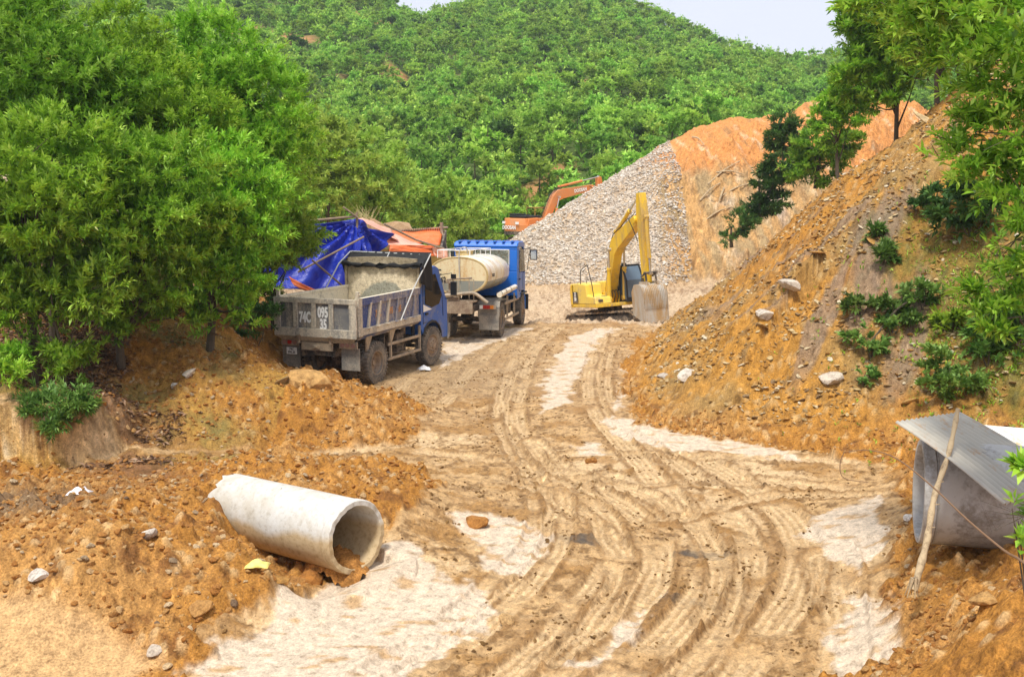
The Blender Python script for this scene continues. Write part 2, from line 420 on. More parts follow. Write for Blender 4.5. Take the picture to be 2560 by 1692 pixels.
PA_ = tuple(at(553, 1258, 13.2)); PB_ = tuple(at(893, 1343, 11.5))
def ground(x, y, fine=True, colour=False):
    z = base(x, y)
    wob = fbm(x, y, 1.6, 3, 5)
    d, arc, side = seg_dist(x, y, TOE)
    ds = np.where(side > 0, d, -d) + .5 * fbm(x, y, 2.4, 3, 9) * sstep(0, 2, d)
    sl = np.where(ds > 0, ds * (.62 + .2 * sstep(0, 5, ds)), ds * .5 - .3)
    sl = np.where(sl > 13, 13 + (sl - 13) * .3, sl)
    gully = fbm(arc, ds * .15, 1.5, 3, 23) * sstep(.3, 2, ds)
    sl = sl + gully * .45
    rdz, top_d = ridge_h(x, y)
    rd = rdz + .25 * fbm(x, y, 2, 3, 31)
    def smax(a, b, k): h = np.clip(.5 + .5 * (a - b) / k, 0, 1); return b + (a - b) * h + k * h * (1 - h)
    wb = sstep(-5.9, -6.5, x + .25 * wob) * sstep(14.9, 15.3, y) * sstep(17.4, 16.6, y)
    tb = (z - .22) / .95; zs = .22 + .06 * tb + .92 * sstep(.22, .55, tb + .12 * fbm(x, y * .4, .45, 3, 80)) + .3 * np.maximum(tb - 1, 0)
    z = z + (zs - z) * wb; cutface = wb * sstep(.28, .40, z) * sstep(1.22, 1.05, z)
    z0 = z
    z = smax(z, sl, .35); z = np.where(y > 42, smax(z, rd, .5), z)
    onslope = sstep(-.1, .5, sl - z0) * (y < 60) ; onridge = sstep(-.2, .4, rd - np.maximum(sl, z0)) * (y > 43)
    pin = poly_in(x, y, ROAD) + .35 * wob
    road = sstep(-.04, .1, pin + .3 * fbm(x, y, .5, 4, 62, .6)) * (1 - onslope) * (1 - onridge)
    lit = sstep(-.3, .5, poly_in(x, y, LITTER) + .8 * wob) * (1 - road) * (1 - onridge)
    strip = poly_in(x, y, STRIP); smooth_s = sstep(-.1, .15, strip + .2 * wob) * (1 - road)
    rough = (1 - road) * (1 - .55 * lit) * (1 - .9 * smooth_s)
    pale = np.zeros(x.shape)
    for P in PALE:
        pale = np.maximum(pale, sstep(-.05, .06, poly_in(x, y, P) + .45 * fbm(x, y, .8, 5, 61, .6)))
    pale *= road
    tr = np.zeros(x.shape); rut = np.zeros(x.shape); groove = np.zeros(x.shape); edge = np.zeros(x.shape)
    for i, (P, wd) in enumerate(TRK):
        if i == 16: msk = np.ones(x.shape)
        else: msk = road
        dd, ar, sd = seg_dist(x, y, P); dd = dd + .05 * fbm(x, y, .9, 2, 90 + i)
        inside = 1 - sstep(wd * .42, wd * .54, dd)
        lip = np.exp(-((dd - wd * .57) / .03) ** 2)
        grv = sstep(.55, .95, np.abs(np.cos(dd * math.pi / .105))) * inside * msk
        tread = np.sign(np.sin(ar * 2 * math.pi / .13 + sd * dd * 9)) * .5 * inside
        fade = sstep(-.35, .1, fbm(x, y, 1.3, 2, 120 + i))
        rut += msk * fade * (-.032 * inside - .010 * grv + .035 * lip * (.6 + gnoise(x / .12, y / .12, 3)) + .014 * tread)
        tr = np.maximum(tr, msk * fade * inside); groove = np.maximum(groove, fade * grv); edge = np.maximum(edge, msk * fade * np.exp(-((dd - wd * .64) / .045) ** 2))
    out = z + rut
    ax_, ay_, az_ = PA_; bx_, by_, bz_ = PB_
    dx_, dy_ = bx_ - ax_, by_ - ay_; L2 = dx_ * dx_ + dy_ * dy_
    tp = ((x - ax_) * dx_ + (y - ay_) * dy_) / L2; tc = np.clip(tp, 0, 1); dp = np.hypot(x - ax_ - tc * dx_, y - ay_ - tc * dy_)
    sdp = ((x - ax_) * dy_ - (y - ay_) * dx_) / math.sqrt(L2)          # + on the camera's side
    bed = az_ + tc * (bz_ - az_) - .44
    half = .34 + .36 * sstep(.25, .55, tp)
    trench = (1 - sstep(half + .08 * (sdp > 0), half + .12 * (sdp > 0) + .26, dp)) * sstep(.28, .5, tp) * (1 - sstep(1.0, 1.12, tp)) * (sdp > -.45)
    out = out + (np.minimum(out, bed - .08 * (sdp > 0)) - out) * trench
    rear = (1 - sstep(.35, .55, dp)) * (1 - sstep(.3, .5, tp)); out = out + (np.minimum(out, bed + .18) - out) * rear
    bermv = np.exp(-((tp - 1.17) / .05) ** 2) * (dp < .7); out = out + .07 * bermv
    if fine:
        fm = np.exp(-((y - 15.8) / .4) ** 2) * (x < -5.4); rough = rough * (1 - .6 * fm); out = out + fm * .10 * fbm(x * 2.5, y * .5, .5, 4, 79)
        c1, r1 = cells(x + .1 * wob, y, .34, 1); c2, r2 = cells(x, y + .05 * wob, .15, 2); c3, r3 = cells(x, y, .8, 3)
        clod = (np.maximum(.42 - c1, 0) * .30 * (r1 > .45) + np.maximum(.45 - c2, 0) * .13 * (r2 > .3) + np.maximum(.5 - c3, 0) * .35 * (r3 > .7))
        fb = fbm(x, y, .9, 5, 11, .6)
        out += rough * (clod * (1 - .5 * onridge) + .16 * fb)
        out += (rough * .9 + road * (1 - .85 * pale) * (1 - .5 * tr) * .55) * (.022 * fbm(x, y, .07, 2, 17, .7) + .02 * np.maximum(.5 - cells(x, y, .075, 8)[0], 0)) * sstep(24, 12, y)
        if colour or True:
            ridged = 1 - np.abs(fbm(x, y, .5, 4, 15)) * 2
            out += road * (1 - .92 * pale) * (1 - .7 * tr) * (.04 * fbm(x, y, .2, 4, 13, .7) + .022 * ridged * sstep(-.2, .3, wob) + np.maximum(.45 - c2, 0) * .05 * (r2 > .6)) + road * .03 * fbm(x, y, 2.2, 2, 14)
            out += road * pale * .004 * fbm(x, y, .2, 3, 16)
        far = sstep(40, 50, y); c4, r4 = cells(x, y, .3, 6)
        out += onridge * (1 - sstep(7, 9, x)) * np.maximum(.5 - c4, 0) * .22 * (r4 > .4) + onridge * sstep(7, 9, x) * sstep(.3, 3, top_d) * (.9 * np.abs(fbm(x * 1.6, z * 1.1, 2.2, 5, 33, .6)) + .25 * fbm(x, y, .5, 4, 34, .65) + np.maximum(.5 - c3, 0) * .6 * (r3 > .5)) + onridge * .1 * fbm(x, y, .6, 4, 35)
    if not colour: return out
    # ---- colours of the soils
    A = lambda *c: np.array(c)[None, :] if x.ndim == 1 else np.array(c)
    n1 = fbm(x, y, 2.2, 4, 201); n2 = fbm(x, y, .35, 4, 202, .7); n3 = fbm(x, y, .09, 2, 203); n4 = fbm(x, y, 5, 3, 204)
    def mx(a, b, t): return a + (b - a) * np.clip(t, 0, 1)[..., None]
    orange = np.broadcast_to(A(.42, .195, .038), x.shape + (3,)).copy()
    orange = mx(orange, A(.50, .27, .085), sstep(-.1, .4, n1)); orange = mx(orange, A(.20, .085, .025), sstep(.02, .4, -n2) * .85)
    orange = mx(orange, A(.62, .42, .20), (r2 > .8) * sstep(.5, .2, c2) * .7)
    gl = np.exp(-((x + 6.8) / 1.6) ** 2 - ((y - 12.2) / 1.5) ** 2) * 1.2          # grey spoil in the heap at the left
    orange = mx(orange, A(.17, .12, .075), sstep(.15, .7, gl + .5 * n2) * .8)
    c = orange
    slope = np.broadcast_to(A(.47, .235, .045), x.shape + (3,)).copy()
    slope = mx(slope, A(.34, .215, .075), sstep(-.15, .35, n1)); slope = mx(slope, A(.44, .20, .035), sstep(.05, .4, n4) * .8)
    slope = mx(slope, A(.52, .36, .17), (r2 > .72) * sstep(.5, .2, c2) * .6); slope = mx(slope, A(.18, .11, .045), sstep(.05, .45, -n2) * .75)
    stripe = sstep(.18, .42, fbm(ds * .8 - y * .25, y * .12, 1.2, 4, 210)) * sstep(26, 34, y)
    slope = mx(slope, A(.24, .20, .16), stripe * .75)
    gr = np.exp(-((x - 10.5) / 2.6) ** 2 - ((y - 18.2) / 2.0) ** 2) * 1.3 + np.exp(-((x - 8) / 1.5) ** 2 - ((y - 21) / 1.6) ** 2) * .5
    slope = mx(slope, A(.10, .13, .03), sstep(.2, .8, gr + .6 * n2) * .75)
    vein = sstep(.2, .36, fbm(arc, ds * .22, 1.3, 4, 250)) * sstep(.5, 2, ds) * sstep(9, 5, ds)
    slope = mx(slope, A(.24, .185, .14), vein * .7)
    c = mx(c, slope, onslope)
    olive = mx(np.broadcast_to(A(.42, .24, .055), x.shape + (3,)), A(.24, .19, .06), sstep(-.2, .3, n1 + n2 * .5))
    bank = sstep(-.1, .3, z0 - .12) * (x < -4.2) * sstep(15.2, 15.6, y) * sstep(24, 20, y) * (1 - road)
    c = mx(c, olive, bank * sstep(-.2, .2, fbm(x, y, 2, 2, 77) + .15))
    face = np.exp(-((y - 15.75) / .35) ** 2) * (x < -6)
    streaks = sstep(.05, .3, fbm(x * 1.5, z0 * .5, .35, 4, 78, .6)); c = mx(c, mx(mx(np.broadcast_to(A(.60, .39, .15), x.shape + (3,)), A(.80, .66, .42), streaks), A(.36, .19, .06), sstep(.1, .35, fbm(x, z0 * .6, .22, 4, 81, .6))), cutface)
    c = mx(c, mx(np.broadcast_to(A(.24, .12, .06), x.shape + (3,)), A(.13, .07, .035), sstep(-.2, .3, n2)), lit * .85)
    # road mud
    mud = np.broadcast_to(A(.55, .355, .165), x.shape + (3,)).copy()
    mud = mx(mud, A(.42, .255, .11), sstep(-.05, .4, fbm(x, y, .55, 4, 221) + .6 * n1)); mud = mx(mud, A(.66, .47, .26), sstep(.1, .4, n4 + .5 * n2))
    mud = mx(mud, A(.24, .135, .05), sstep(.08, .3, -n2) * .85); mud = mx(mud, A(.36, .19, .055), sstep(.02, .22, fbm(x, y, 1.1, 5, 240, .65)) * (1 - tr) * .75); mud = mx(mud, A(.20, .11, .04), sstep(.18, .3, fbm(x, y * 1.6, .3, 4, 241, .7)) * (1 - .6 * tr) * .85)
    dk = (1 - sstep(.0, 1.0, np.hypot((x - onz(1470, 1345).x) / .9, (y - onz(1470, 1345).y) / .35))) + (1 - sstep(.0, 1.0, np.hypot((x - onz(1760, 1375).x) / .8, (y - onz(1760, 1375).y) / .25))) + (1 - sstep(.0, 1.0, np.hypot((x - onz(1720, 1490).x) / .7, (y - onz(1720, 1490).y) / .22)))
    mud = mx(mud, A(.075, .065, .055), sstep(.1, .5, dk + .7 * n2 - .1) * (dk > .01) * .9)
    mud = mx(mud, A(.68, .485, .265), tr * .85); mud = mx(mud, A(.40, .25, .11), groove * tr * .65); mud = mx(mud, A(.27, .15, .055), edge * .85 * (.5 + .5 * (n2 > -.1)))
    yard = np.exp(-((x + 2) / 3.0) ** 2) * sstep(21, 24, y) * sstep(38, 30, y)
    mud = mx(mud, A(.42, .30, .17), yard * .6)
    mud = mx(mud, mx(np.broadcast_to(A(.68, .56, .42), x.shape + (3,)), A(.54, .36, .19), sstep(.12, .4, fbm(x, y * 2.5, .5, 4, 222))), pale)
    c = mx(c, A(.60, .38, .175), smooth_s); rough_s = smooth_s
    c = mx(c, mud, road)
    far = mx(np.broadcast_to(A(.55, .42, .28), x.shape + (3,)), A(.66, .58, .48), sstep(-.2, .3, n1 + n2)); far = mx(far, A(.36, .28, .21), (r4 > .75) * sstep(.5, .25, c4) * .8)
    far = mx(far, A(.58, .37, .18), sstep(.1, .5, n4))
    cliff = mx(np.broadcast_to(A(.56, .33, .13), x.shape + (3,)), A(.40, .29, .15), sstep(-.2, .3, fbm(x * 2.0 + z * .8, z * .7, 1.4, 4, 230)))
    cliff = mx(cliff, A(.50, .45, .40), sstep(.1, .5, fbm(x * 1.5, z, 3.0, 3, 231)) * .8 * sstep(7.5, 3.5, z))
    cliff = mx(cliff, A(.60, .27, .085), sstep(4.8, 6.2, z + .8 * n1)); cliff = mx(cliff, A(.28, .17, .08), sstep(.12, .4, fbm(x * 2 + z, z * .8, 1.0, 5, 236, .6)) * .7); cliff = mx(cliff, A(.74, .58, .38), sstep(.15, .4, fbm(x * 2 + z, z * .8, 1.3, 5, 237, .6)) * .6)
    far = mx(far, cliff, sstep(7.4, 8.6, x + .9 * n1))
    c = mx(c, far, onridge)
    c = mx(c, A(.10, .15, .04), sstep(50, 62, y) * (1 - onridge))
    flat = (1 - onridge) * (1 - onslope) * sstep(34, 36, y) * sstep(62, 50, y) * (1 - road)
    c = mx(c, mx(np.broadcast_to(A(.58, .44, .29), x.shape + (3,)), A(.34, .23, .14), sstep(-.1, .35, n2 + .5 * n1)), flat)
    c = c * (1 + .25 * n3)[..., None]
    wet = road * (1 - pale) * .5
    c = c * np.array((1.0, .98, .96))
    return out, np.clip(c, .01, .95), rough_s * (1 - road), onslope, onridge, road
def gz(x, y):
    return float(ground(np.array([float(x)]), np.array([float(y)]))[0])
def hit(px, py, y0=8.0, y1=80.0):
    """where the sight line through a pixel of the photograph meets the ground"""
    d = ray(px, py); t = np.arange(y0, y1, .05) / d[1]
    xs, ys, zs = d[0] * t, d[1] * t, CAMZ + d[2] * t
    g = ground(xs, ys, fine=False); k = int(np.argmax(g >= zs)) if (g >= zs).any() else len(t) - 1
    return Vector((xs[k], ys[k], g[k]))

US = np.r_[-3.2 * (.64 / 3.2) ** np.linspace(0, 1, 70)[:-1], np.linspace(-.64, .64, 1095), (.64 * (3.2 / .64) ** np.linspace(0, 1, 70))[1:]]; NR = 990
YS = 3.2 * (80 / 3.2) ** np.r_[np.linspace(0, .19, 50)[:-1], np.linspace(.19, 1, NR - 49)]
gx = (YS[:, None] * US[None, :]); gy = np.broadcast_to(YS[:, None], gx.shape).copy()
gzv, gcol, gstrip, _, _, groad = ground(gx, gy, True, True)
gzv = np.where(gstrip > 0, gzv - gstrip * 0.0, gzv)
idx = np.arange(NR * len(US)).reshape(NR, len(US))
Fg = np.stack([idx[:-1, :-1], idx[:-1, 1:], idx[1:, 1:], idx[1:, :-1]], -1).reshape(-1, 4)
me = np_mesh('ground', np.stack([gx, gy, gzv], -1).reshape(-1, 3), Fg, attrs={'road': groad.ravel()}, cols={'soil': gcol.reshape(-1, 3)})
m = N('earth'); a = m.n('ShaderNodeAttribute', attribute_name='soil').outputs['Color']; co = m.coord()
nA = m.noise(co, 9, 8, .7); nB = m.noise(co, 40, 4, .7); nC = m.noise(co, 1.1, 5, .6)
f = m.ramp(nA, [(.3, (.42, .38, .34)), (.46, (.95, .95, .95)), (.6, (1.12, 1.12, 1.12)), (.72, (1.6, 1.6, 1.62))])
c = m.mix(.85, a, f, 'MULTIPLY'); rdA = m.n('ShaderNodeAttribute', attribute_name='road').outputs['Fac']
c = m.mix(m.math('SUBTRACT', .8, m.math('MULTIPLY', rdA, .3)), c, m.ramp(nB, [(.32, (.5, .47, .44)), (.5, (1, 1, 1)), (.68, (1.5, 1.5, 1.5))]), 'MULTIPLY')
geo = m.n('ShaderNodeNewGeometry'); sx = m.n('ShaderNodeSeparateXYZ'); m.l(geo.outputs['True Normal'], sx.inputs[0])
mp = m.n('ShaderNodeMapping'); mp.inputs['Scale'].default_value = (1, 1, .22); m.l(co, mp.inputs[0])
sk = m.noise(mp.outputs[0], 5.5, 8, .72, .5); sk2 = m.noise(co, 3.2, 9, .75, .8)
steep = m.ramp(sx.outputs[2], [(.45, (1, 1, 1)), (.75, (0, 0, 0))])
c = m.mix(m.math('MULTIPLY', steep, .85), c, m.mix(1.0, c, m.ramp(m.math('ADD', m.math('MULTIPLY', sk, .6), m.math('MULTIPLY', sk2, .4)), [(.38, (.40, .36, .33)), (.47, (.85, .85, .85)), (.53, (1.1, 1.1, 1.1)), (.62, (1.75, 1.8, 1.9))]), 'MULTIPLY'))
m.col(c); m.bump(m.math('ADD', nA, m.math('MULTIPLY', nB, .7)), .6, .07)
rd = m.n('ShaderNodeAttribute', attribute_name='road').outputs['Fac']
m.set(.85, 0, .25)
m.l(m.math('SUBTRACT', .92, m.math('MULTIPLY', rd, m.math('MULTIPLY', nC, .55))), m.b.inputs['Roughness'])
M_EARTH = m.m
g = link_mesh('ground', me, M_EARTH, smooth=False); tag(g, kind='structure')
# ================================================================ THE FAR HILLSIDE
CX = [-260, -150, -90, -45, -30, -23.5, -13, 0, 20, 33, 45, 60, 72, 82, 110, 260]
CZ = [66, 66, 60, 53, 49.5, 45, 48, 53, 52, 47.5, 42, 36.5, 35.5, 36.5, 38, 50]
def hill(x, y):
    xs = x * 260 / np.maximum(y, 150)
    c = np.interp(xs, CX, CZ)
    t = np.clip((y - 72) / 190, 0, 1.0); prof = .55 * t + .45 * t ** 1.5
    z = .3 + (c - .3) * prof
    mid = sstep(0, .12, t) * (1 - sstep(.75, 1, t))
    z = z + mid * (5.0 * fbm(x - y * .35, y * .55, 48, 3, 301) + 2.0 * (1 - 2 * np.abs(fbm(x - .4 * y, y * .4, 22, 2, 305))))
    return z - np.maximum(y - 262, 0) * .5
hx = np.linspace(-300, 300, 301); hy = np.r_[np.linspace(64, 330, 180)]
HX, HY = np.meshgrid(hx, hy); HZ = hill(HX, HY) + .5 * fbm(HX, HY, 6, 3, 306)
bare = [(640, 85, 6, 2.0), (740, 100, 5, 1.5), (690, 90, 6, 1.6), (930, 55, 5, 2.4), (1480, 200, 4, 2), (1355, 487, 1.6, 1.1), (1576, 324, 2.4, 1.2), (1400, 430, 1.2, .8), (1000, 200, 3, 2)]
def hill_hit(px, py):
    d = ray(px, py); t = np.arange(66, 262, .25) / d[1]; xs, ys, zs = d[0] * t, d[1] * t, CAMZ + d[2] * t
    g = hill(xs, ys); k = int(np.argmax(g >= zs)) if (g >= zs).any() else len(t) - 1
    return Vector((xs[k], ys[k], g[k]))
BARE = [(*hill_hit(a, b)[:2], r1 * 1.1, r2 * 2.8) for a, b, r1, r2 in bare]
def barem(x, y):
    m = np.zeros(x.shape)
    for bx, by, r1, r2 in BARE: m = np.maximum(m, 1 - np.hypot((x - bx) / r1, (y - by) / r2))
    m = m + .35 * fbm(x, y, 4, 3, 310)
    return sstep(.1, .4, m)
bm_ = barem(HX, HY)[..., None]; nn = fbm(HX, HY, 9, 4, 311)[..., None]
hc = np.array((.085, .13, .035)) * (1 + .5 * nn); hc = hc + (np.array((.20, .15, .07)) - hc) * sstep(.15, .5, nn) ; hc = hc + (np.array((.46, .24, .11)) - hc) * bm_
idx = np.arange(HX.size).reshape(HX.shape)
Fh = np.stack([idx[:-1, :-1], idx[:-1, 1:], idx[1:, 1:], idx[1:, :-1]], -1).reshape(-1, 4)
me = np_mesh('hillside', np.stack([HX, HY, HZ], -1).reshape(-1, 3), Fh, attrs={'road': np.zeros(HX.size)}, cols={'soil': hc.reshape(-1, 3)})
m = N('hill_soil'); a = m.n('ShaderNodeAttribute', attribute_name='soil').outputs['Color']; co = m.coord()
nA = m.noise(co, .6, 8, .75); m.col(m.mix(.9, a, m.ramp(nA, [(.3, (.5, .55, .45)), (.7, (1.35, 1.3, 1.2))]), 'MULTIPLY')); m.bump(nA, .6, .6); m.set(.95, 0, .1)
h = link_mesh('hillside', me, m.m, smooth=True); tag(h, kind='structure')

# ================================================================ LEAVES AND TREES
def leaf_quads(B, D, Nn, L, W):
    """a folded rhombus leaf at each base point B, growing along D, face normal near Nn"""
    D = D / np.linalg.norm(D, axis=1, keepdims=True)
    Wv = np.cross(D, Nn); Wv /= np.maximum(np.linalg.norm(Wv, axis=1, keepdims=True), 1e-6); Nv = np.cross(Wv, D)
    L = L[:, None]; W = W[:, None]
    p0 = B; p1 = B + D * L * .5 + Wv * W + Nv * W * .35; p2 = B + D * L - Nv * L * .12; p3 = B + D * L * .45 - Wv * W + Nv * W * .35
    V = np.stack([p0, p1, p2, p3], 1).reshape(-1, 3)
    Fq = np.arange(len(B) * 4).reshape(-1, 4)
    return V, Fq
def unit(n, r):
    v = r.normal(size=(n, 3)); return v / np.linalg.norm(v, axis=1, keepdims=True)
def twigs(T, Dt, per, L, W, r, spread=.9, length=.22):
    """T twig bases, Dt directions, 'per' leaves round each twig"""
    n = len(T); T_ = np.repeat(T, per, 0); D_ = np.repeat(Dt, per, 0)
    f = r.random((n * per, 1)); rd = unit(n * per, r)
    B = T_ + D_ * f * length
    D = D_ * (.35 + .5 * f) + rd * spread * .8 + np.array([0, 0, .18])
    Nn = np.array([0, 0, 1.0]) + rd * .7
    l = L * r.uniform(.65, 1.25, n * per); w_ = W * r.uniform(.75, 1.2, n * per)
    V, Fq = leaf_quads(B, D, Nn, l, w_)
    rnd = np.clip(np.repeat(r.random(n), per) * .55 + r.random(n * per) * .45, 0, 1)
    return V, Fq, np.repeat(rnd, 4)
def crown_mesh(name, lobes, n_twigs, per, L, W, r, tl=.22, shell=.55, top=.3, clump=.42):
    C = np.array([l[:3] for l in lobes]); Rr = np.array([l[3:6] for l in lobes])
    vol = (Rr[:, 0] * Rr[:, 1] * Rr[:, 2]) ** .67; pick = r.choice(len(lobes), n_twigs, p=vol / vol.sum())
    d = unit(n_twigs, r); d[:, 2] = d[:, 2] + top * r.random(n_twigs); d /= np.linalg.norm(d, axis=1, keepdims=True)
    rad = shell + (1 - shell) * r.random(n_twigs) ** .5
    bump = 1 + .22 * np.sin(d[:, 0] * 5 + pick) * np.sin(d[:, 2] * 6 + pick * 2) + .12 * r.normal(size=n_twigs)
    sub_n = max(n_twigs // 14, 3); T0 = (C[pick] + d * Rr[pick] * (rad * bump)[:, None])
    sel = r.integers(0, sub_n, n_twigs); c0 = T0[:sub_n][sel]; d0 = d[:sub_n][sel]
    o_ = unit(n_twigs, r) * (r.random((n_twigs, 1)) ** .5) * np.array([1, 1, .55]); o_[:, 2] = np.abs(o_[:, 2]) * .9 - .1
    cs = clump * Rr[pick[:sub_n]][sel].mean(1)[:, None]
    inc = (r.random(n_twigs) < .78)[:, None]
    T = np.where(inc, c0 + o_ * cs, T0); d = np.where(inc, d0 * .5 + o_ * .8, d)
    V, Fq, rnd = twigs(T, d * .8 + np.array([0, 0, .35]), per, L, W, r, length=tl)
    return V, Fq, rnd
LEAF_NEAR = leafy('acacia_leaf', [(0, (.07, .14, .018)), (.25, (.19, .39, .03)), (.6, (.39, .63, .05)), (.93, (.62, .86, .17)), (.985, (.34, .30, .05)), (1, (.30, .15, .04))], .32, .42, .35, .03)
LEAF_RIGHT = leafy('broad_leaf', [(0, (.06, .14, .012)), (.3, (.18, .36, .025)), (.65, (.38, .60, .05)), (1, (.62, .80, .16))], .38, .36, .45, .03)
LEAF_HILL = leafy('hill_leaf', [(0, (.13, .27, .035)), (.5, (.36, .60, .09)), (1, (.64, .86, .18))], .35, .6, .15, .035)
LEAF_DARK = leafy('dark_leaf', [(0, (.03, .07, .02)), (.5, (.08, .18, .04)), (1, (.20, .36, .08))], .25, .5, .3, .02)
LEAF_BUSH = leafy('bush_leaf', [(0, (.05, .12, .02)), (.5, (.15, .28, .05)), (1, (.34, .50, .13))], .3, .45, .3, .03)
LEAF_PALE = leafy('pale_leaf', [(0, (.18, .30, .04)), (.5, (.48, .68, .11)), (1, (.76, .92, .24))], .4, .6, .15, .02)
LEAF_DRY = leafy('dead_leaf', [(0, (.07, .035, .02)), (.5, (.20, .11, .06)), (1, (.42, .27, .17))], .1, .7, .2, .0)
BARK = plain('bark', (.10, .075, .05), .9, 0, .5, 12)
BARK_PALE = plain('pale_bark', (.36, .31, .24), .9, 0, .35, 9)
def foliage_obj(name, data, mat, parent=None):
    V, Fq, rnd = data
    me = np_mesh(name, V, Fq, attrs={'rnd': rnd})
    return link_mesh(name, me, mat, parent)
def trunk_obj(base, lobes, h, r0, parent, mat=BARK, name='trunk'):
    b = MB(); top = Vector((base[0] + random.uniform(-.2, .2), base[1], h))
    ctl = [Vector(base), Vector(base).lerp(top, .35) + Vector((random.uniform(-.12, .12), random.uniform(-.12, .12), 0)), Vector(base).lerp(top, .7), top]
    b.tube(smooth_path(ctl, 4), [r0 * (1 - .75 * i / 12) for i in range(13)], 8)
    for l in lobes:
        c = Vector(l[:3]); k = random.uniform(.15, .75); s = Vector(base).lerp(top, k)
        b.tube(smooth_path([s, s.lerp(c, .5) + Vector((0, 0, -.1)), c], 4), [r0 * .45 * (1 - .8 * i / 8) for i in range(9)], 5)
        for j in range(4):
            e = c + Vector([random.uniform(-.9, .9) * l[3 + q] for q in range(3)]); b.tube([c, c.lerp(e, .5), e], [r0 * .14, r0 * .09, r0 * .03], 4)
    return b.build(name, mat, parent, smooth=True)

# --- the plantation on the hill: a few kinds of young tree, placed one by one; the ones beyond the nearest 300 are one mass
def hill_tree(kind, seed):
    r = np.random.default_rng(seed); H = [3.4, 3.9, 3.0, 4.3, 2.6, 3.6][kind]
    lobes = [(0, 0, H * .8, .55, .55, H * .22)]
    k = [7, 9, 8, 9, 6, 8][kind]
    for i in range(k):
        a = i * 2.4 + r.random(); z = H * (.25 + .5 * r.random()); rr = (1.0 - z / H) * 1.15 + .35
        lobes.append((math.cos(a) * rr * .75, math.sin(a) * rr * .75, z, .5 * rr + .22, .5 * rr + .22, .42))
    V, Fq, rnd = crown_mesh('crown', lobes, 190, 5, .36, .10, r, tl=.25, shell=.55, top=.8)
    return V, Fq, rnd, H
hill_protos = []
for k in range(6):
    V, Fq, rnd, H = hill_tree(k, 500 + k)
    me = np_mesh('crown', V, Fq, attrs={'rnd': rnd}); me.materials.append(LEAF_HILL if k != 4 else LEAF_DARK)
    b = MB(); b.tube([(0, 0, -.4), (.03, 0, H * .4), (0, 0, H * .8)], [.07, .05, .02], 5)
    tme = bpy.data.meshes.new('trunk'); tme.from_pydata(b.v, [], b.f); tme.materials.append(BARK)
    hill_protos.append((me, tme, H))
rr = np.random.default_rng(12)
cx = np.arange(-150, 150, 2.75); cyy = np.arange(71, 270, 2.9)
TX, TY = np.meshgrid(cx, cyy); TX = TX + rr.uniform(-1.15, 1.15, TX.shape) + (np.arange(len(cyy)) % 2)[:, None] * 1.2; TY = TY + rr.uniform(-1.2, 1.2, TY.shape)
TX, TY = TX.ravel(), TY.ravel()
TZ = hill(TX, TY)
pxu = TX / (TY * cP - (TZ - CAMZ) * sP)
keep = (np.abs(pxu) < .60) & (barem(TX, TY) < .35) & (rr.random(TX.shape) > .07 + .25 * sstep(.1, .5, fbm(TX, TY, 14, 2, 320)))
# not where the near spoil heap and slope stand in front of everything
TX, TY, TZ = TX[keep], TY[keep], TZ[keep]
def seen(x, y, z):
    dd = y * cP - (z - CAMZ) * sP; u = x / dd; v = ((z - CAMZ) * cP + y * sP) / dd
    return 1280 + u * F, 846 - v * F
spx, spy = seen(TX, TY, TZ + 2.5)
vis = (spx > 730) & (spx < 2150) & (spy > -20) & (spy < 640)
lim = np.interp(spx, [700, 1130, 1260, 1370, 1480, 1600, 1700, 1850, 2040, 2200], [650, 640, 600, 512, 430, 345, 300, 285, 232, 150])
vis &= spy < lim
order = np.argsort(np.where(vis, TY, 1e9))[:300]
one = np.zeros(len(TX), bool); one[order] = vis[order]
kinds = rr.choice(6, len(TX), p=[.24, .24, .16, .16, .05, .15]); scl = rr.uniform(.7, 1.2, len(TX)) * (1 + .15 * fbm(TX, TY, 20, 2, 330)); rots = rr.uniform(0, 6.28, len(TX))
LBL = ['young pale green plantation tree low on the hillside behind the works', 'dark dense plantation tree low on the hillside behind the works']
crown_src = {}
for i in np.where(one)[0]:
    k = int(kinds[i]); cme, tme, H = hill_protos[k]
    e = empty('plantation_tree', (TX[i], TY[i], TZ[i]), (0, 0, rots[i]), LBL[1] if k == 4 else LBL[0], 'tree', 'dark trees among the plantation rows' if k == 4 else 'young trees of the hillside plantation')
    e.scale = (scl[i],) * 3
    c = bpy.data.objects.new('crown', cme); COL.objects.link(c); c.parent = e
    t = bpy.data.objects.new('trunk', tme); COL.objects.link(t); t.parent = e
    crown_src.setdefault(k, c)
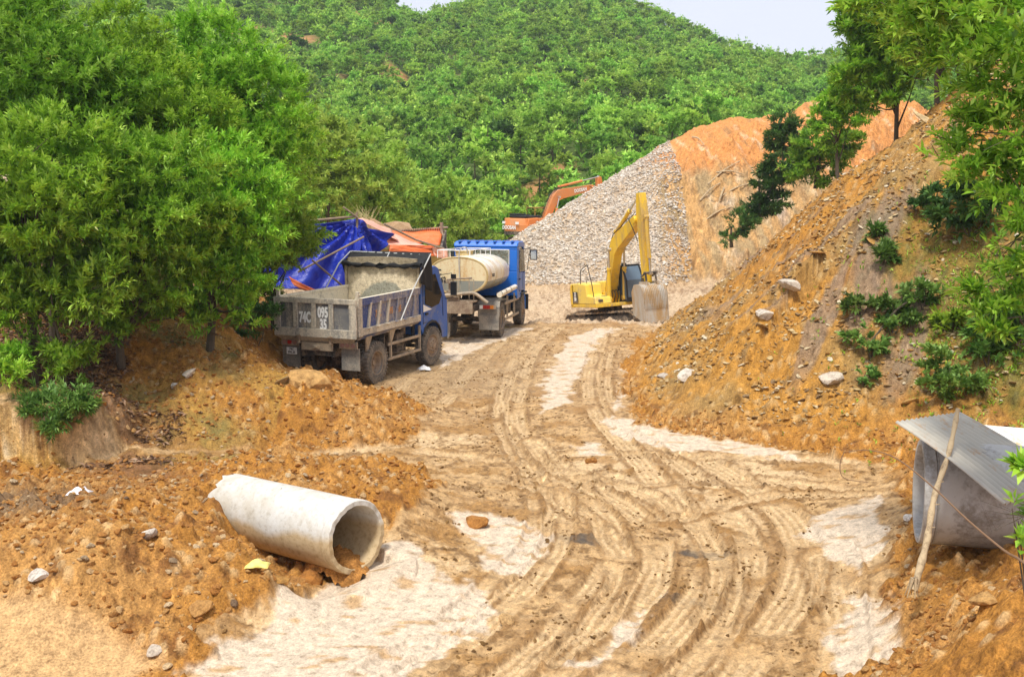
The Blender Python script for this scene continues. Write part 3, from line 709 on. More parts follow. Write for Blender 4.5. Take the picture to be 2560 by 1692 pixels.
def instancer(name, pts, rot, sc, kind, srcs, parent=None, tilt=None):
    """one object: points that carry a copy of one of the source meshes"""
    me = bpy.data.meshes.new(name); me.vertices.add(len(pts)); me.vertices.foreach_set('co', np.asarray(pts, np.float32).ravel())
    for nm, a_, ty in (('rz', rot, 'FLOAT'), ('sc', sc, 'FLOAT'), ('kd', kind, 'INT')):
        q = me.attributes.new(nm, ty, 'POINT'); q.data.foreach_set('value', np.asarray(a_, np.int32 if ty == 'INT' else np.float32))
    if tilt is not None:
        q = me.attributes.new('tilt', 'FLOAT_VECTOR', 'POINT'); q.data.foreach_set('vector', np.asarray(tilt, np.float32).ravel())
    o = bpy.data.objects.new(name, me); COL.objects.link(o)
    gt = bpy.data.node_groups.new(name, 'GeometryNodeTree')
    gt.interface.new_socket('Geometry', in_out='INPUT', socket_type='NodeSocketGeometry'); gt.interface.new_socket('Geometry', in_out='OUTPUT', socket_type='NodeSocketGeometry')
    gi = gt.nodes.new('NodeGroupInput'); go = gt.nodes.new('NodeGroupOutput'); join = gt.nodes.new('GeometryNodeJoinGeometry')
    kd = gt.nodes.new('GeometryNodeInputNamedAttribute'); kd.data_type = 'INT'; kd.inputs[0].default_value = 'kd'
    sca = gt.nodes.new('GeometryNodeInputNamedAttribute'); sca.data_type = 'FLOAT'; sca.inputs[0].default_value = 'sc'
    if tilt is None:
        ra = gt.nodes.new('GeometryNodeInputNamedAttribute'); ra.data_type = 'FLOAT'; ra.inputs[0].default_value = 'rz'
        cb = gt.nodes.new('ShaderNodeCombineXYZ'); gt.links.new(ra.outputs[0], cb.inputs[2]); rsock = cb.outputs[0]
    else:
        ra = gt.nodes.new('GeometryNodeInputNamedAttribute'); ra.data_type = 'FLOAT_VECTOR'; ra.inputs[0].default_value = 'tilt'; rsock = ra.outputs[0]
    for k, s_ in srcs.items():
        oi = gt.nodes.new('GeometryNodeObjectInfo'); oi.inputs['Object'].default_value = s_; oi.transform_space = 'ORIGINAL'
        cmp_ = gt.nodes.new('FunctionNodeCompare'); cmp_.data_type = 'INT'; cmp_.operation = 'EQUAL'; cmp_.inputs[3].default_value = k
        gt.links.new(kd.outputs[0], cmp_.inputs[2])
        io = gt.nodes.new('GeometryNodeInstanceOnPoints')
        gt.links.new(gi.outputs[0], io.inputs['Points']); gt.links.new(cmp_.outputs[0], io.inputs['Selection']); gt.links.new(oi.outputs['Geometry'], io.inputs['Instance'])
        gt.links.new(rsock, io.inputs['Rotation']); gt.links.new(sca.outputs[0], io.inputs['Scale']); gt.links.new(io.outputs[0], join.inputs[0])
    gt.links.new(join.outputs[0], go.inputs[0])
    md = o.modifiers.new('i', 'NODES'); md.node_group = gt
    return o
rest = ~one
for k in range(6):
    if k not in crown_src: kinds[rest & (kinds == k)] = 0
o = instancer('hillside_forest', np.stack([TX, TY, TZ], 1)[rest], rots[rest], scl[rest], kinds[rest], crown_src)
tag(o, 'mass of small plantation trees covering the upper hillside', 'forest', kind='stuff')
# undergrowth between the rows
ur = np.random.default_rng(5); nU = 26000
ux = ur.uniform(-150, 150, nU); uy = 71 + 190 * ur.random(nU) ** 1.3; uz = hill(ux, uy); ok = (np.abs(ux / uy) < .6) & (barem(ux, uy) < .5); ux, uy, uz = ux[ok], uy[ok], uz[ok]
T = np.stack([ux, uy, uz + .1], 1)
V, Fq, rnd = twigs(T, np.array([[0, 0, 1.0]]).repeat(len(T), 0) + ur.normal(size=(len(T), 3)) * .4, 7, .75, .13, ur, 1.0, .4)
o = foliage_obj('undergrowth', (V, Fq, rnd * .35), LEAF_HILL); tag(o, 'low green scrub covering the ground between the hillside trees', 'undergrowth', kind='stuff')

# --- the grove at the left: acacias with long leaves
def near_tree(name, px, py_base, Y, lobes_px, label, ntw=900, per=24, L=.13, W=.0175, mat=LEAF_NEAR, seed=1, r0=.09, group=None, cat='tree', tl=.25, bark=BARK, shell=.5, base=None, z=None):
    """lobes_px: (px, py, dY, radius m, vertical factor)"""
    r = np.random.default_rng(seed); random.seed(seed)
    b = Vector(base) if base else at(px, py_base, Y)
    b.z = gz(b.x, b.y) - .1 if z is None else z
    lobes = []
    for (lx, ly, dY, rad, vf) in lobes_px:
        c = at(lx, ly, Y + dY); lobes.append((c.x - b.x, c.y - b.y, c.z - b.z, rad, rad * .9, rad * vf))
    e = empty(name, b, (0, 0, 0), label, cat, group)
    top = max(l[2] for l in lobes) * .9
    trunk_obj((0, 0, 0), lobes, top, r0, e, bark)
    V, Fq, rnd = crown_mesh('crown', lobes, ntw, per, L, W, r, tl=tl, shell=shell)
    foliage_obj('crown', (V, Fq, rnd), mat, e)
    return e
G = 'acacia trees of the left grove'
near_tree('acacia_tree', 130, 800, 19.5, [(20, 70, 0, .85, .9), (80, 120, .3, .8, .9), (160, 190, -.3, 1.0, .7), (60, 200, -.5, 1.3, .7), (170, 280, -.4, 1.2, .7), (-60, 120, 0, 1.3, .8), (260, 210, 0, .8, .7), (20, 330, -.6, 1.2, .6)],
          'tall acacia at the far left whose top reaches the upper edge of the photo', 2000, seed=11, group=G)
near_tree('acacia_tree', 330, 780, 21, [(300, 130, 0, .8, .9), (300, 240, -.3, 1.2, .7), (390, 240, -.2, 1.1, .7), (240, 100, .2, .65, .9), (330, 330, -.5, 1.4, .6), (430, 330, -.4, 1.2, .6), (240, 380, -.4, 1.2, .6)],
          'acacia behind the middle of the left grove with a broad pale top', 1900, seed=12, group=G)
near_tree('acacia_tree', 520, 770, 23, [(560, 120, 0, .65, 1.0), (475, 110, 0, .55, 1.1), (590, 170, 0, 1.0, .8), (500, 170, .3, 1.1, .8), (640, 250, .1, 1.0, .8), (560, 280, -.3, 1.3, .7), (660, 350, 0, 1.0, .8), (470, 260, -.2, 1.2, .7), (600, 400, -.4, 1.3, .7), (690, 440, 0, .85, .8)],
          'tall acacia with a pointed top at the right side of the left grove', 2300, seed=13, group=G)
near_tree('acacia_tree', 640, 790, 26, [(685, 330, 0, .9, .9), (700, 430, 0, .9, .9), (695, 520, .2, .75, .8), (650, 520, -.3, 1.2, .7), (690, 600, -.4, 1.0, .6), (560, 540, 0, 1.3, .7), (620, 620, -.2, 1.2, .6), (735, 590, -.2, .6, .6)],
          'rounded acacia whose edge overhangs the blue tarpaulin', 2000, seed=14, group=G)
near_tree('acacia_tree', 90, 900, 17, [(40, 420, 0, 1.1, .6), (130, 400, .2, 1.1, .6), (-60, 470, 0, 1.1, .7), (60, 520, -.3, 1.1, .6), (150, 560, 0, 1.0, .6), (30, 620, -.2, 1.0, .6), (-60, 680, 0, 1.0, .8), (60, 720, .2, .6, .5), (130, 680, 0, .6, .5), (30, 790, -.2, .45, .6), (250, 740, .3, .5, .5)],
          'acacia at the left edge in front of the tallest one', 1900, seed=15, group=G)
near_tree('acacia_tree', 300, 840, 18.6, [(260, 440, 0, 1.1, .6), (350, 470, -.2, 1.1, .6), (220, 540, -.2, 1.0, .6), (330, 570, -.3, 1.1, .6), (420, 440, .2, 1.1, .6), (430, 560, 0, 1.0, .6), (250, 640, 0, 1.0, .5), (380, 660, 0, 1.1, .5), (300, 720, 0, .6, .5), (400, 740, 0, .6, .5), (240, 760, .2, .45, .5), (350, 780, .2, .4, .5), (300, 800, -.3, .4, .5), (430, 795, .4, .4, .5), (390, 760, .3, .45, .5), (270, 840, -.6, .3, .6)],
          'acacia standing in the centre of the left grove', 2100, seed=16, group=G)
near_tree('acacia_tree', 520, 810, 20, [(520, 420, 0, 1.1, .6), (590, 490, 0, 1.0, .7), (500, 520, -.2, 1.1, .6), (560, 600, -.2, 1.0, .6), (480, 620, 0, 1.1, .6), (610, 560, -.1, .9, .6), (540, 690, 0, .9, .6), (590, 690, 0, .6, .6), (600, 770, -.2, .4, .6), (520, 760, .2, .6, .6), (560, 800, 0, .4, .6), (480, 790, 0, .45, .6), (530, 830, -.2, .3, .6), (620, 810, -.2, .3, .6)],
          'acacia above the ochre bank left of the dump truck', 2100, seed=17, group=G)
near_tree('acacia_tree', 680, 740, 25.6, [(700, 630, -.3, .75, .6), (740, 605, -.5, .6, .6), (660, 680, -.2, .8, .5), (690, 560, 0, .9, .6), (640, 740, 0, .5, .7), (725, 655, -.3, .45, .5)],
          'leafy branch-heavy acacia hanging over the truck bed corner', 700, seed=18, group=G, r0=.06)
near_tree('acacia_tree', 60, 830, 22.5, [(-50, 300, 0, 1.6, .8), (100, 500, 0, 1.6, .7), (0, 650, 0, 1.5, .7), (250, 700, 1, 1.5, .6), (-150, 500, 0, 1.6, .9), (160, 740, 0, 1.1, .5)],
          'shaded acacia deep inside the left grove near the photo edge', 1100, seed=19, group=G)
near_tree('acacia_tree', 420, 790, 24.5, [(400, 480, 0, 1.8, .7), (560, 560, 0, 1.7, .7), (300, 560, 0, 1.6, .7), (430, 680, -.5, 1.4, .5), (620, 480, 0, 1.5, .8), (640, 650, -1, 1.1, .6), (330, 730, -1, 1.2, .4)],
          'shaded acacia in the back row of the left grove', 1200, seed=20, group=G)
near_tree('acacia_sapling', 160, 940, 16.7, [(130, 930, -.2, .25, .7), (90, 960, -.3, .22, .7),(130, 740, 0, .5, .55), (230, 720, -.1, .55, .5), (80, 770, .1, .45, .6), (200, 770, 0, .45, .5), (40, 690, .3, .6, .6), (270, 780, 0, .35, .5), (120, 830, .1, .35, .6), (160, 880, .1, .3, .6)],
          'slim sapling with bright leaves above the left cut bank', 520, per=20, L=.14, seed=21, r0=.035, group='saplings and bushes on the left bank', shell=.35)
near_tree('low_bush', 140, 985, 16.1, [(115, 1010, -.3, .25, .7), (165, 1015, -.35, .26, .7), (145, 1055, -.5, .24, .7)], 'dark bush hanging over the edge of the left cut bank', 200, per=18, L=.13, seed=22, r0=.02, group='saplings and bushes on the left bank', cat='bush', mat=LEAF_BUSH)
near_tree('low_bush', 20, 950, 15.9, [(10, 945, 0, .18, .6), (40, 950, 0, .14, .6)], 'small bright bush at the left edge on the leaf litter', 60, per=16, L=.11, seed=23, r0=.01, group='saplings and bushes on the left bank', cat='bush')
near_tree('low_bush', 70, 910, 16.6, [(60, 890, 0, .3, .5), (95, 905, 0, .25, .5)], 'small dark bush at the foot of the slim sapling', 90, per=16, L=.12, seed=24, r0=.015, group='saplings and bushes on the left bank', cat='bush')
near_tree('low_bush', 215, 920, 17.0, [(215, 890, 0, .2, .8), (205, 935, 0, .15, .5)], 'thin bush standing in dead leaves right of the slim sapling', 60, per=16, L=.12, seed=25, r0=.012, group='saplings and bushes on the left bank', cat='bush')
near_tree('low_bush', 650, 830, 23, [(655, 800, 0, .4, .6), (610, 825, 0, .3, .5)], 'dark bush in the corner between bank and dump truck', 100, per=16, L=.13, seed=26, r0=.015, group='saplings and bushes on the left bank', cat='bush', mat=LEAF_DARK)
# --- pale green trees behind the tarpaulins
G2 = 'pale trees behind the tarpaulin shelter'
near_tree('pale_tree', 830, 560, 47, [(830, 350, 0, 1.1, 1.0), (800, 410, 0, 1.3, .9), (870, 400, 0, 1.2, .9), (810, 480, 0, 1.4, .8), (880, 480, 0, 1.3, .8), (790, 530, 0, 1.3, .7)], 'tallest pale green tree rising behind the blue tarpaulin', 800, per=14, L=.3, W=.05, mat=LEAF_PALE, seed=31, group=G2, z=.3)
near_tree('pale_tree', 930, 560, 50, [(920, 370, 0, 1.0, 1.0), (960, 420, 0, 1.3, .9), (910, 470, 0, 1.3, .8), (980, 490, 0, 1.3, .7), (950, 530, 0, 1.3, .6)], 'pale green tree between the dry grass tuft and the tallest one', 700, per=14, L=.3, W=.05, mat=LEAF_PALE, seed=32, group=G2, z=.3)
near_tree('pale_tree', 1070, 590, 54, [(1060, 480, 0, 1.3, .7), (1120, 500, 0, 1.4, .7), (1030, 530, 0, 1.2, .6), (1160, 540, 0, 1.4, .6), (1100, 560, 0, 1.5, .6)], 'broad low pale green tree above the orange tarpaulin roof', 700, per=12, L=.3, W=.05, mat=LEAF_PALE, seed=33, group=G2, z=.3)
near_tree('pale_tree', 1210, 610, 60, [(1180, 540, 0, 1.2, .8), (1150, 580, 0, 1.3, .7), (1190, 600, 0, 1.0, .6), (1230, 625, 0, .8, .6), (1120, 610, 0, 1.2, .5)], 'pale green bushy tree beside the tail of the orange excavator', 700, per=12, L=.3, W=.05, mat=LEAF_PALE, seed=34, group=G2, z=.4)
near_tree('pale_tree', 1330, 560, 82, [(1330, 520, 0, 1.6, .8), (1390, 500, 0, 1.6, .8), (1280, 530, 0, 1.5, .7)], 'pale bushy tree behind the orange excavator', 500, per=12, L=.32, W=.05, mat=LEAF_PALE, seed=35, group=G2, z=.8)
# --- trees and bushes on the right slope
G3 = 'trees on top of the right slope'
def slope_tree(px, py, Y, lobes, label, **kw): return near_tree(kw.pop('name', 'slope_tree'), px, py, Y, lobes, label, **kw)
slope_tree(2250, 190, 35, [(2230, 90, 0, 1.2, .8), (2180, 150, 0, 1.0, .7), (2250, 160, 0, .8, .6), (2210, 200, 0, .7, .5), (2270, 190, -.5, .55, .5), (2230, 235, -.5, .5, .5), (2190, 265, 0, .5, .5), (2300, 165, -.5, .5, .5), (2320, 200, -1.5, .4, .5), (2280, 30, 0, 1.2, .9), (2160, 60, 0, .9, .9), (2200, -20, 0, 1.1, .9), (2150, 210, 0, .9, .6)], 'tree on the ridge of the right slope nearest the open sky', ntw=2000, per=18, L=.24, W=.04, seed=41, group=G3, shell=.3, mat=LEAF_RIGHT)
slope_tree(2350, 150, 31, [(2330, 40, 0, 1.2, .8), (2400, 80, 0, 1.2, .7), (2350, -50, 0, 1.3, .9), (2440, 0, 0, 1.4, .9), (2290, 130, 0, .8, .6), (2370, 150, 0, .8, .5)], 'tree on the right slope behind the hanging foreground foliage', ntw=1900, per=18, L=.22, W=.036, seed=42, group=G3, mat=LEAF_RIGHT)
slope_tree(2100, 330, 40, [(2090, 270, 0, .6, .8), (2130, 220, 0, .8, .8), (2060, 300, 0, .5, .7), (2080, 350, 0, .55, .6), (2130, 290, 0, .6, .7)], 'bushy tree high on the edge of the right slope', ntw=700, per=16, L=.22, W=.035, seed=43, group=G3, mat=LEAF_RIGHT)
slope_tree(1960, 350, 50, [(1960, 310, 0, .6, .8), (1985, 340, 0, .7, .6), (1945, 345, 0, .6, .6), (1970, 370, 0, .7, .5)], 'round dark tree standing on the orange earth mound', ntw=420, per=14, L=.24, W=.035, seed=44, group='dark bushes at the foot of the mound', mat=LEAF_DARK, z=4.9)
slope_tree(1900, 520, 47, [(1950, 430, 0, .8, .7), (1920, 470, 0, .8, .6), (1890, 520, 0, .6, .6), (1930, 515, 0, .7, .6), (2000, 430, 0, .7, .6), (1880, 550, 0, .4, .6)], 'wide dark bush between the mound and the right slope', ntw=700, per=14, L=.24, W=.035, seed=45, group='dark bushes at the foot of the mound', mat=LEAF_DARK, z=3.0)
slope_tree(2040, 430, 43, [(2030, 370, 0, .8, .6), (2070, 400, 0, .9, .6), (2000, 420, 0, .7, .6), (2110, 370, 0, .8, .6), (2050, 450, 0, .5, .5)], 'light green bush on the far edge of the right slope', ntw=520, per=14, L=.24, W=.045, seed=46, group=G3, mat=LEAF_RIGHT, z=4.6)
slope_tree(1830, 590, 46, [(1850, 560, 0, .5, .7), (1820, 600, 0, .3, .6)], 'small dark bush lowest between mound and slope', ntw=140, per=14, L=.2, W=.03, seed=47, group='dark bushes at the foot of the mound', mat=LEAF_DARK, z=2.0)
def bush(px, py, rad, label, n=60, per=14, L=.16, W=.03, mat=LEAF_BUSH, seed=1, vf=.7, shell=.2, name='slope_bush'):
    p = hit(px, py); r = np.random.default_rng(seed); random.seed(seed)
    e = empty(name, p, (0, 0, 0), label, 'bush', 'bushes on the right cut slope')
    lobes = [(0, 0, rad * .8, rad, rad, rad * vf), (rad * .6, 0, rad * .5, rad * .6, rad * .6, rad * .5), (-rad * .5, -.1, rad * .4, rad * .6, rad * .6, rad * .5)]
    V, Fq, rnd = crown_mesh('foliage', lobes, n, per, L, W, r, tl=.12, shell=shell); foliage_obj('foliage', (V, Fq, rnd), mat, e)
    b = MB(); 
    for l in lobes: b.tube([(0, 0, -.1), (l[0] * .5, l[1] * .5, l[2] * .5), (l[0], l[1], l[2] + rad * .3)], [.02, .014, .006], 5)
    b.build('stem', BARK, e, smooth=True); return e
bush(2150, 790, .28, 'small leafy bush left of the trailing stem on the slope', 40, seed=51, L=.13)
bush(2250, 800, .42, 'largest bush around the bare trailing stem mid slope', 80, seed=52, L=.15, mat=LEAF_BUSH)
bush(2310, 780, .3, 'bush at the end of the bare trailing stem', 45, seed=53, L=.14, mat=LEAF_BUSH)
bush(2360, 830, .24, 'single bright green bush with upright leaves on the slope', 45, seed=54, L=.16, mat=LEAF_RIGHT)
bush(2370, 1000, .5, 'dense round bush just above the corrugated sheet', 170, seed=55, L=.11, W=.028, mat=LEAF_BUSH, shell=.4)
bush(2470, 920, .4, 'low bush among grass right of the dense round bush', 70, seed=56, L=.15)
bush(2180, 890, .3, 'greyish low bush under the small leafy bush', 50, seed=57, L=.14, mat=LEAF_BUSH)
bush(2330, 545, .38, 'grey-leaved bush high on the slope left of the dark one', 60, seed=58, L=.14, mat=LEAF_DARK)
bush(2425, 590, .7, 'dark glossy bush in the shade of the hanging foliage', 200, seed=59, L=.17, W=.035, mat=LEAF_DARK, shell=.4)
bush(2210, 660, .22, 'pale tuft growing under a slate high on the slope', 30, seed=60, L=.18)
bush(2185, 600, .16, 'pale tuft beside a dark slate high on the slope', 22, seed=61, L=.15)
bush(2080, 440, .18, 'tiny tuft near the top edge of the slope', 18, seed=62, L=.18)
bush(2160, 960, .16, 'tiny dark tuft low on the slope above the big pale stone', 22, seed=63, L=.1, mat=LEAF_BUSH)
bush(2230, 840, .24, 'tuft hanging below the bare trailing stem', 35, seed=64, L=.13, mat=LEAF_BUSH)
bush(2520, 860, .5, 'broad bush at the right edge under the hanging foliage', 150, seed=65, L=.2, W=.04)
# trailing bare stem
st = MB(); pts = [hit(2180, 860) + Vector((0, 0, .05)), hit(2240, 815) + Vector((0, -.05, .3)), hit(2300, 790) + Vector((0, -.05, .35)), hit(2330, 770) + Vector((0, 0, .3))]
st.tube(smooth_path(pts, 5), [.02] * 8 + [.012] * 8, 5); tag(st.build('trailing_stem', BARK, smooth=True), 'bare brown stem lying among the bushes of the right slope', 'branch')
# --- foreground foliage hanging in from the right edge
def fg_tree():
    b0 = at(2900, 500, 9.5); b0.z = gz(b0.x, b0.y) - .1
    e = empty('broadleaf_tree', b0, (0, 0, 0), 'near broad-leaved tree hanging into the photo from the right edge', 'tree'); r = np.random.default_rng(71); random.seed(71)
    L_ = [(2330, 40, 10.5, .5), (2420, 60, 10, .5), (2520, 40, 9.5, .55), (2290, -30, 10.5, .5), (2480, 150, 9.5, .45), (2390, 150, 10, .35), (2560, 200, 9, .5), (2500, 240, 9.2, .33), (2440, 230, 9.5, .3), (2440, 330, 9.2, .26), (2370, 350, 9.4, .24),
          (2500, 380, 9, .38), (2560, 330, 8.8, .45), (2430, 420, 9.2, .24), (2350, 400, 9.3, .16), (2520, 460, 8.9, .3), (2580, 520, 8.7, .4), (2540, 600, 8.7, .24), (2490, 640, 8.7, .12), (2570, 700, 8.6, .3), (2510, 740, 8.7, .22), (2480, 800, 8.6, .14), (2550, 800, 8.5, .28), (2540, 860, 8.5, .16), (2470, 700, 8.7, .12),
          (2620, 100, 9, .7), (2650, 600, 8.6, .5), (2640, 350, 8.8, .6), (2220, 20, 11, .3), (2480, -40, 9.6, .6), (2400, 200, 9.8, .25)]
    lobes = []
    for px, py, Y, rad in L_:
        c = at(px, py, Y) - b0; lobes.append((c.x, c.y, c.z, rad, rad, rad * .75))
    V, Fq, rnd = crown_mesh('crown', lobes, 1700, 13, .105, .0165, r, tl=.16, shell=.3); foliage_obj('crown', (V, Fq, rnd), LEAF_RIGHT, e)
    b = MB(); main = [Vector((0, 0, -.3)), Vector((.12, 0, 1.2)), Vector((-.05, .1, 3.0)), Vector((-.3, .2, 5))]; sp = smooth_path(main, 4)
    b.tube(sp, [.1 - .006 * i for i in range(len(sp))], 8)
    for l in lobes:
        c = Vector(l[:3]); s = min(sp, key=lambda q: (q - (c + Vector((.5, 0, -.4)))).length)
        b.tube(smooth_path([s, s.lerp(c, .5) + Vector((0, 0, .12)), c], 3), [.022, .018, .015, .012, .009, .007, .004], 5)
        for j in range(3): b.tube([c, c + Vector([random.uniform(-1, 1) * l[3] for q in range(3)])], [.006, .002], 4)
    b.build('trunk', BARK, e, smooth=True)
fg_tree()

# ================================================================ LITTER, STONES
def in_view(x, y, m=.56): return np.abs(x / y) < m
lr = np.random.default_rng(81); n = 60000
lx = lr.uniform(-15, -3, n); ly = lr.uniform(15.5, 27, n); zl = base(lx, ly)
okm = (poly_in(lx, ly, LITTER) + .5 * fbm(lx, ly, 1.6, 3, 5) > -.1) & in_view(lx, ly, .6) & (poly_in(lx, ly, ROAD) < -.2)
lx, ly = lx[okm], ly[okm]; lz = ground(lx, ly) + .01
D = unit(len(lx), lr); D[:, 2] = D[:, 2] * .35 + .05; Nn = np.array([0, 0, 1.0]) + unit(len(lx), lr) * .6
V, Fq = leaf_quads(np.stack([lx, ly, lz], 1), D, Nn, lr.uniform(.07, .17, len(lx)), lr.uniform(.014, .028, len(lx)))
o = foliage_obj('leaf_litter', (V, Fq, np.repeat(lr.random(len(lx)) ** 1.3, 4)), LEAF_DRY); tag(o, 'brown fallen leaves covering the bank under the grove', 'leaf litter', kind='stuff')
# green weeds near the foot of the right slope
n = 9000; wx = lr.normal(10.8, 1.7, n); wy = lr.normal(18.4, 1.5, n); okm = in_view(wx, wy, .6) & (fbm(wx, wy, .9, 3, 400) > -.12); wx, wy = wx[okm], wy[okm]; wz = ground(wx, wy)
V, Fq, rnd = twigs(np.stack([wx, wy, wz], 1), np.array([[0, 0, 1.0]]).repeat(len(wx), 0), 3, .085, .012, lr, 1.0, .05)
o = foliage_obj('weeds', (V, Fq, rnd * .8), LEAF_NEAR); tag(o, 'creeping green weeds at the foot of the right slope', 'weeds', kind='stuff')

def rock_mesh(seed, flat=1.0):
    import bmesh
    r = random.Random(seed); bm = bmesh.new(); bmesh.ops.create_icosphere(bm, subdivisions=2, radius=1)
    for v in bm.verts: v.co *= 1 + r.uniform(-.08, .08)
    for k in range(9):   # knock flat faces into it
        n_ = Vector((r.uniform(-1, 1), r.uniform(-1, 1), r.uniform(-1, 1))).normalized(); d = r.uniform(.45, .8)
        for v in bm.verts:
            q = v.co.dot(n_)
            if q > d: v.co -= n_ * (q - d)
    s = (r.uniform(.8, 1.25), r.uniform(.6, 1.0), flat * r.uniform(.5, .85))
    for v in bm.verts: v.co = Vector((v.co.x * s[0], v.co.y * s[1], v.co.z * s[2]))
    me = bpy.data.meshes.new('rock'); bm.to_mesh(me); bm.free(); return me
def rock_mat(name, stops):
    m = N(name); co = m.coord(); oi = m.n('ShaderNodeObjectInfo').outputs['Random']
    c = m.ramp(oi, stops); n1 = m.noise(co, 2.4, 9, .75); c = m.mix(.9, c, m.ramp(n1, [(.35, (.45, .4, .36)), (.5, (1, 1, 1)), (.65, (1.4, 1.4, 1.35))]), 'MULTIPLY')
    m.col(c); m.bump(n1, .6, .15); return m.set(.85, 0, .25)
RK_ORANGE = rock_mat('orange_stone', [(0, (.40, .165, .035)), (.5, (.46, .21, .055)), (.8, (.54, .31, .11)), (.95, (.66, .50, .30)), (1, (.20, .13, .08))])
RK_DARK = rock_mat('dark_crumb', [(0, (.16, .085, .03)), (.6, (.28, .155, .05)), (1, (.40, .25, .10))])
RK_SLATE = rock_mat('slate_stone', [(0, (.40, .19, .045)), (.3, (.52, .30, .09)), (.5, (.26, .17, .09)), (.7, (.60, .43, .19)), (.9, (.70, .57, .36)), (1, (.78, .70, .55))])
RK_PALE = rock_mat('pale_stone', [(0, (.58, .48, .37)), (.5, (.68, .60, .50)), (.85, (.80, .74, .66)), (1, (.38, .33, .28))])
rock_sets = {}
for nm, mt, fl in (('o', RK_ORANGE, .9), ('s', RK_SLATE, .5), ('p', RK_PALE, .7), ('d', RK_DARK, .8)):
    L_ = []
    for k in range(5):
        me = rock_mesh(hash((nm, k)) % 1 + k * 7 + {'o': 100, 's': 200, 'p': 300, 'd': 400}[nm], fl); me.materials.append(mt); L_.append(me)
    rock_sets[nm] = L_
rsrc = {}
def rock(px, py, size, st='o', k=0, label='', group=None, rot=None, p=None, sink=.25, name='rock'):
    p = p or hit(px, py); z = gz(p.x, p.y)
    me = rock_sets[st][k % 5]; o = bpy.data.objects.new(name, me); COL.objects.link(o)
    o.location = (p.x, p.y, z + size * (.5 - sink) * .6); o.scale = (size,) * 3
    o.rotation_euler = rot or (random.uniform(-.5, .5), random.uniform(-.5, .5), random.uniform(0, 6.28))
    tag(o, label, 'rock', group); rsrc.setdefault((st, k % 5), o); return o
random.seed(3)
for a in [(1190, 1315, .2, 'o', 0, 'lone brown boulder on the pale mud right of the broken pipe'), (780, 965, .42, 'o', 1, 'orange block of earth in front of the dump truck tail'), (705, 960, .22, 's', 2, 'dark slab leaning on the left of the orange block of earth'),
          (472, 945, .2, 'p', 1, 'pale stone at the left end of the rubble heap'), (440, 975, .15, 'p', 2, 'pale stone below the left end of the rubble heap'), (1975, 765, .32, 'p', 3, 'long pale slab halfway up the right slope'), (2075, 965, .27, 'p', 0, 'big pale rounded stone low on the right slope'),
          (1720, 950, .28, 'p', 4, 'tall pale split stone near the foot of the right slope'), (1655, 945, .2, 'p', 2, 'pale stone at the left foot of the right slope'), (1915, 800, .26, 'p', 1, 'yellowish block below the long pale slab'), (2195, 1035, 0, 'p', 0, ''),
          (2280, 1012, .2, 's', 3, 'grey stone above the corrugated sheet'), (100, 1440, .15, 'p', 3, 'white-topped stone in the heap at the lower left'), (500, 1535, .15, 'o', 2, 'round orange clod on the toe of the pipe heap'), (640, 1440, 0, 'o', 1, ''),
          (735, 1465, .15, 'o', 3, 'round orange stone at the front of the pipe trench'), (775, 1455, .2, 'o', 4, 'brown clod sitting in the mouth of the pipe trench'), (690, 1445, .14, 's', 4, 'grey stone on the edge of the pipe trench'), (390, 1655, .11, 'p', 4, 'pale broken stone on the rim of the road'),
          (1270, 1550, .09, 'o', 1, 'small dark clod on the mud at the bottom centre'), (2455, 1580, .14, 'o', 2, 'brown stone at the lower right bank'), (370, 1335, .15, 'p', 0, 'pale stone in the middle of the left heap'), (80, 1265, .12, 'o', 1, 'orange stone near the white litter'),
          (2270, 1300, .1, 'p', 1, 'white stone in front of the grey pipe'), (1480, 1160, .13, 'o', 3, 'dark clod between the wheel tracks')]:
    if a[2]: rock(*a)
GL = {'o': ('loose orange stone lying in the dug earth', 'loose orange stones'), 's': ('flat slate fragment lying on the right slope', 'slate fragments on the right slope'), 'p': ('pale broken stone on the gravel heap', 'pale stones of the gravel heap'), 'd': ('dark brown mud crumb lying on the road', 'mud crumbs on the road')}
def scatter(n, st, xr, yr, test, smin, smax, power=3.0, seed=1, bias=None):
    r = np.random.default_rng(seed); x = r.uniform(*xr, n); y = r.uniform(*yr, n)
    ok = in_view(x, y, .6); x, y = x[ok], y[ok]
    z, _, strip, ons, onr, road = ground(x, y, True, True)
    ok = test(x, y, z, ons, onr, road, r) & (strip < .5)
    x, y, z = x[ok], y[ok], z[ok]; s = smin + (smax - smin) * r.random(len(x)) ** power
    if bias is not None: s = s * bias(x, y)
    return x, y, z, s, r
def palemask(x, y):
    q = np.full(x.shape, -9.0)
    for P in PALE: q = np.maximum(q, poly_in(x, y, P))
    return sstep(-.1, .1, q)
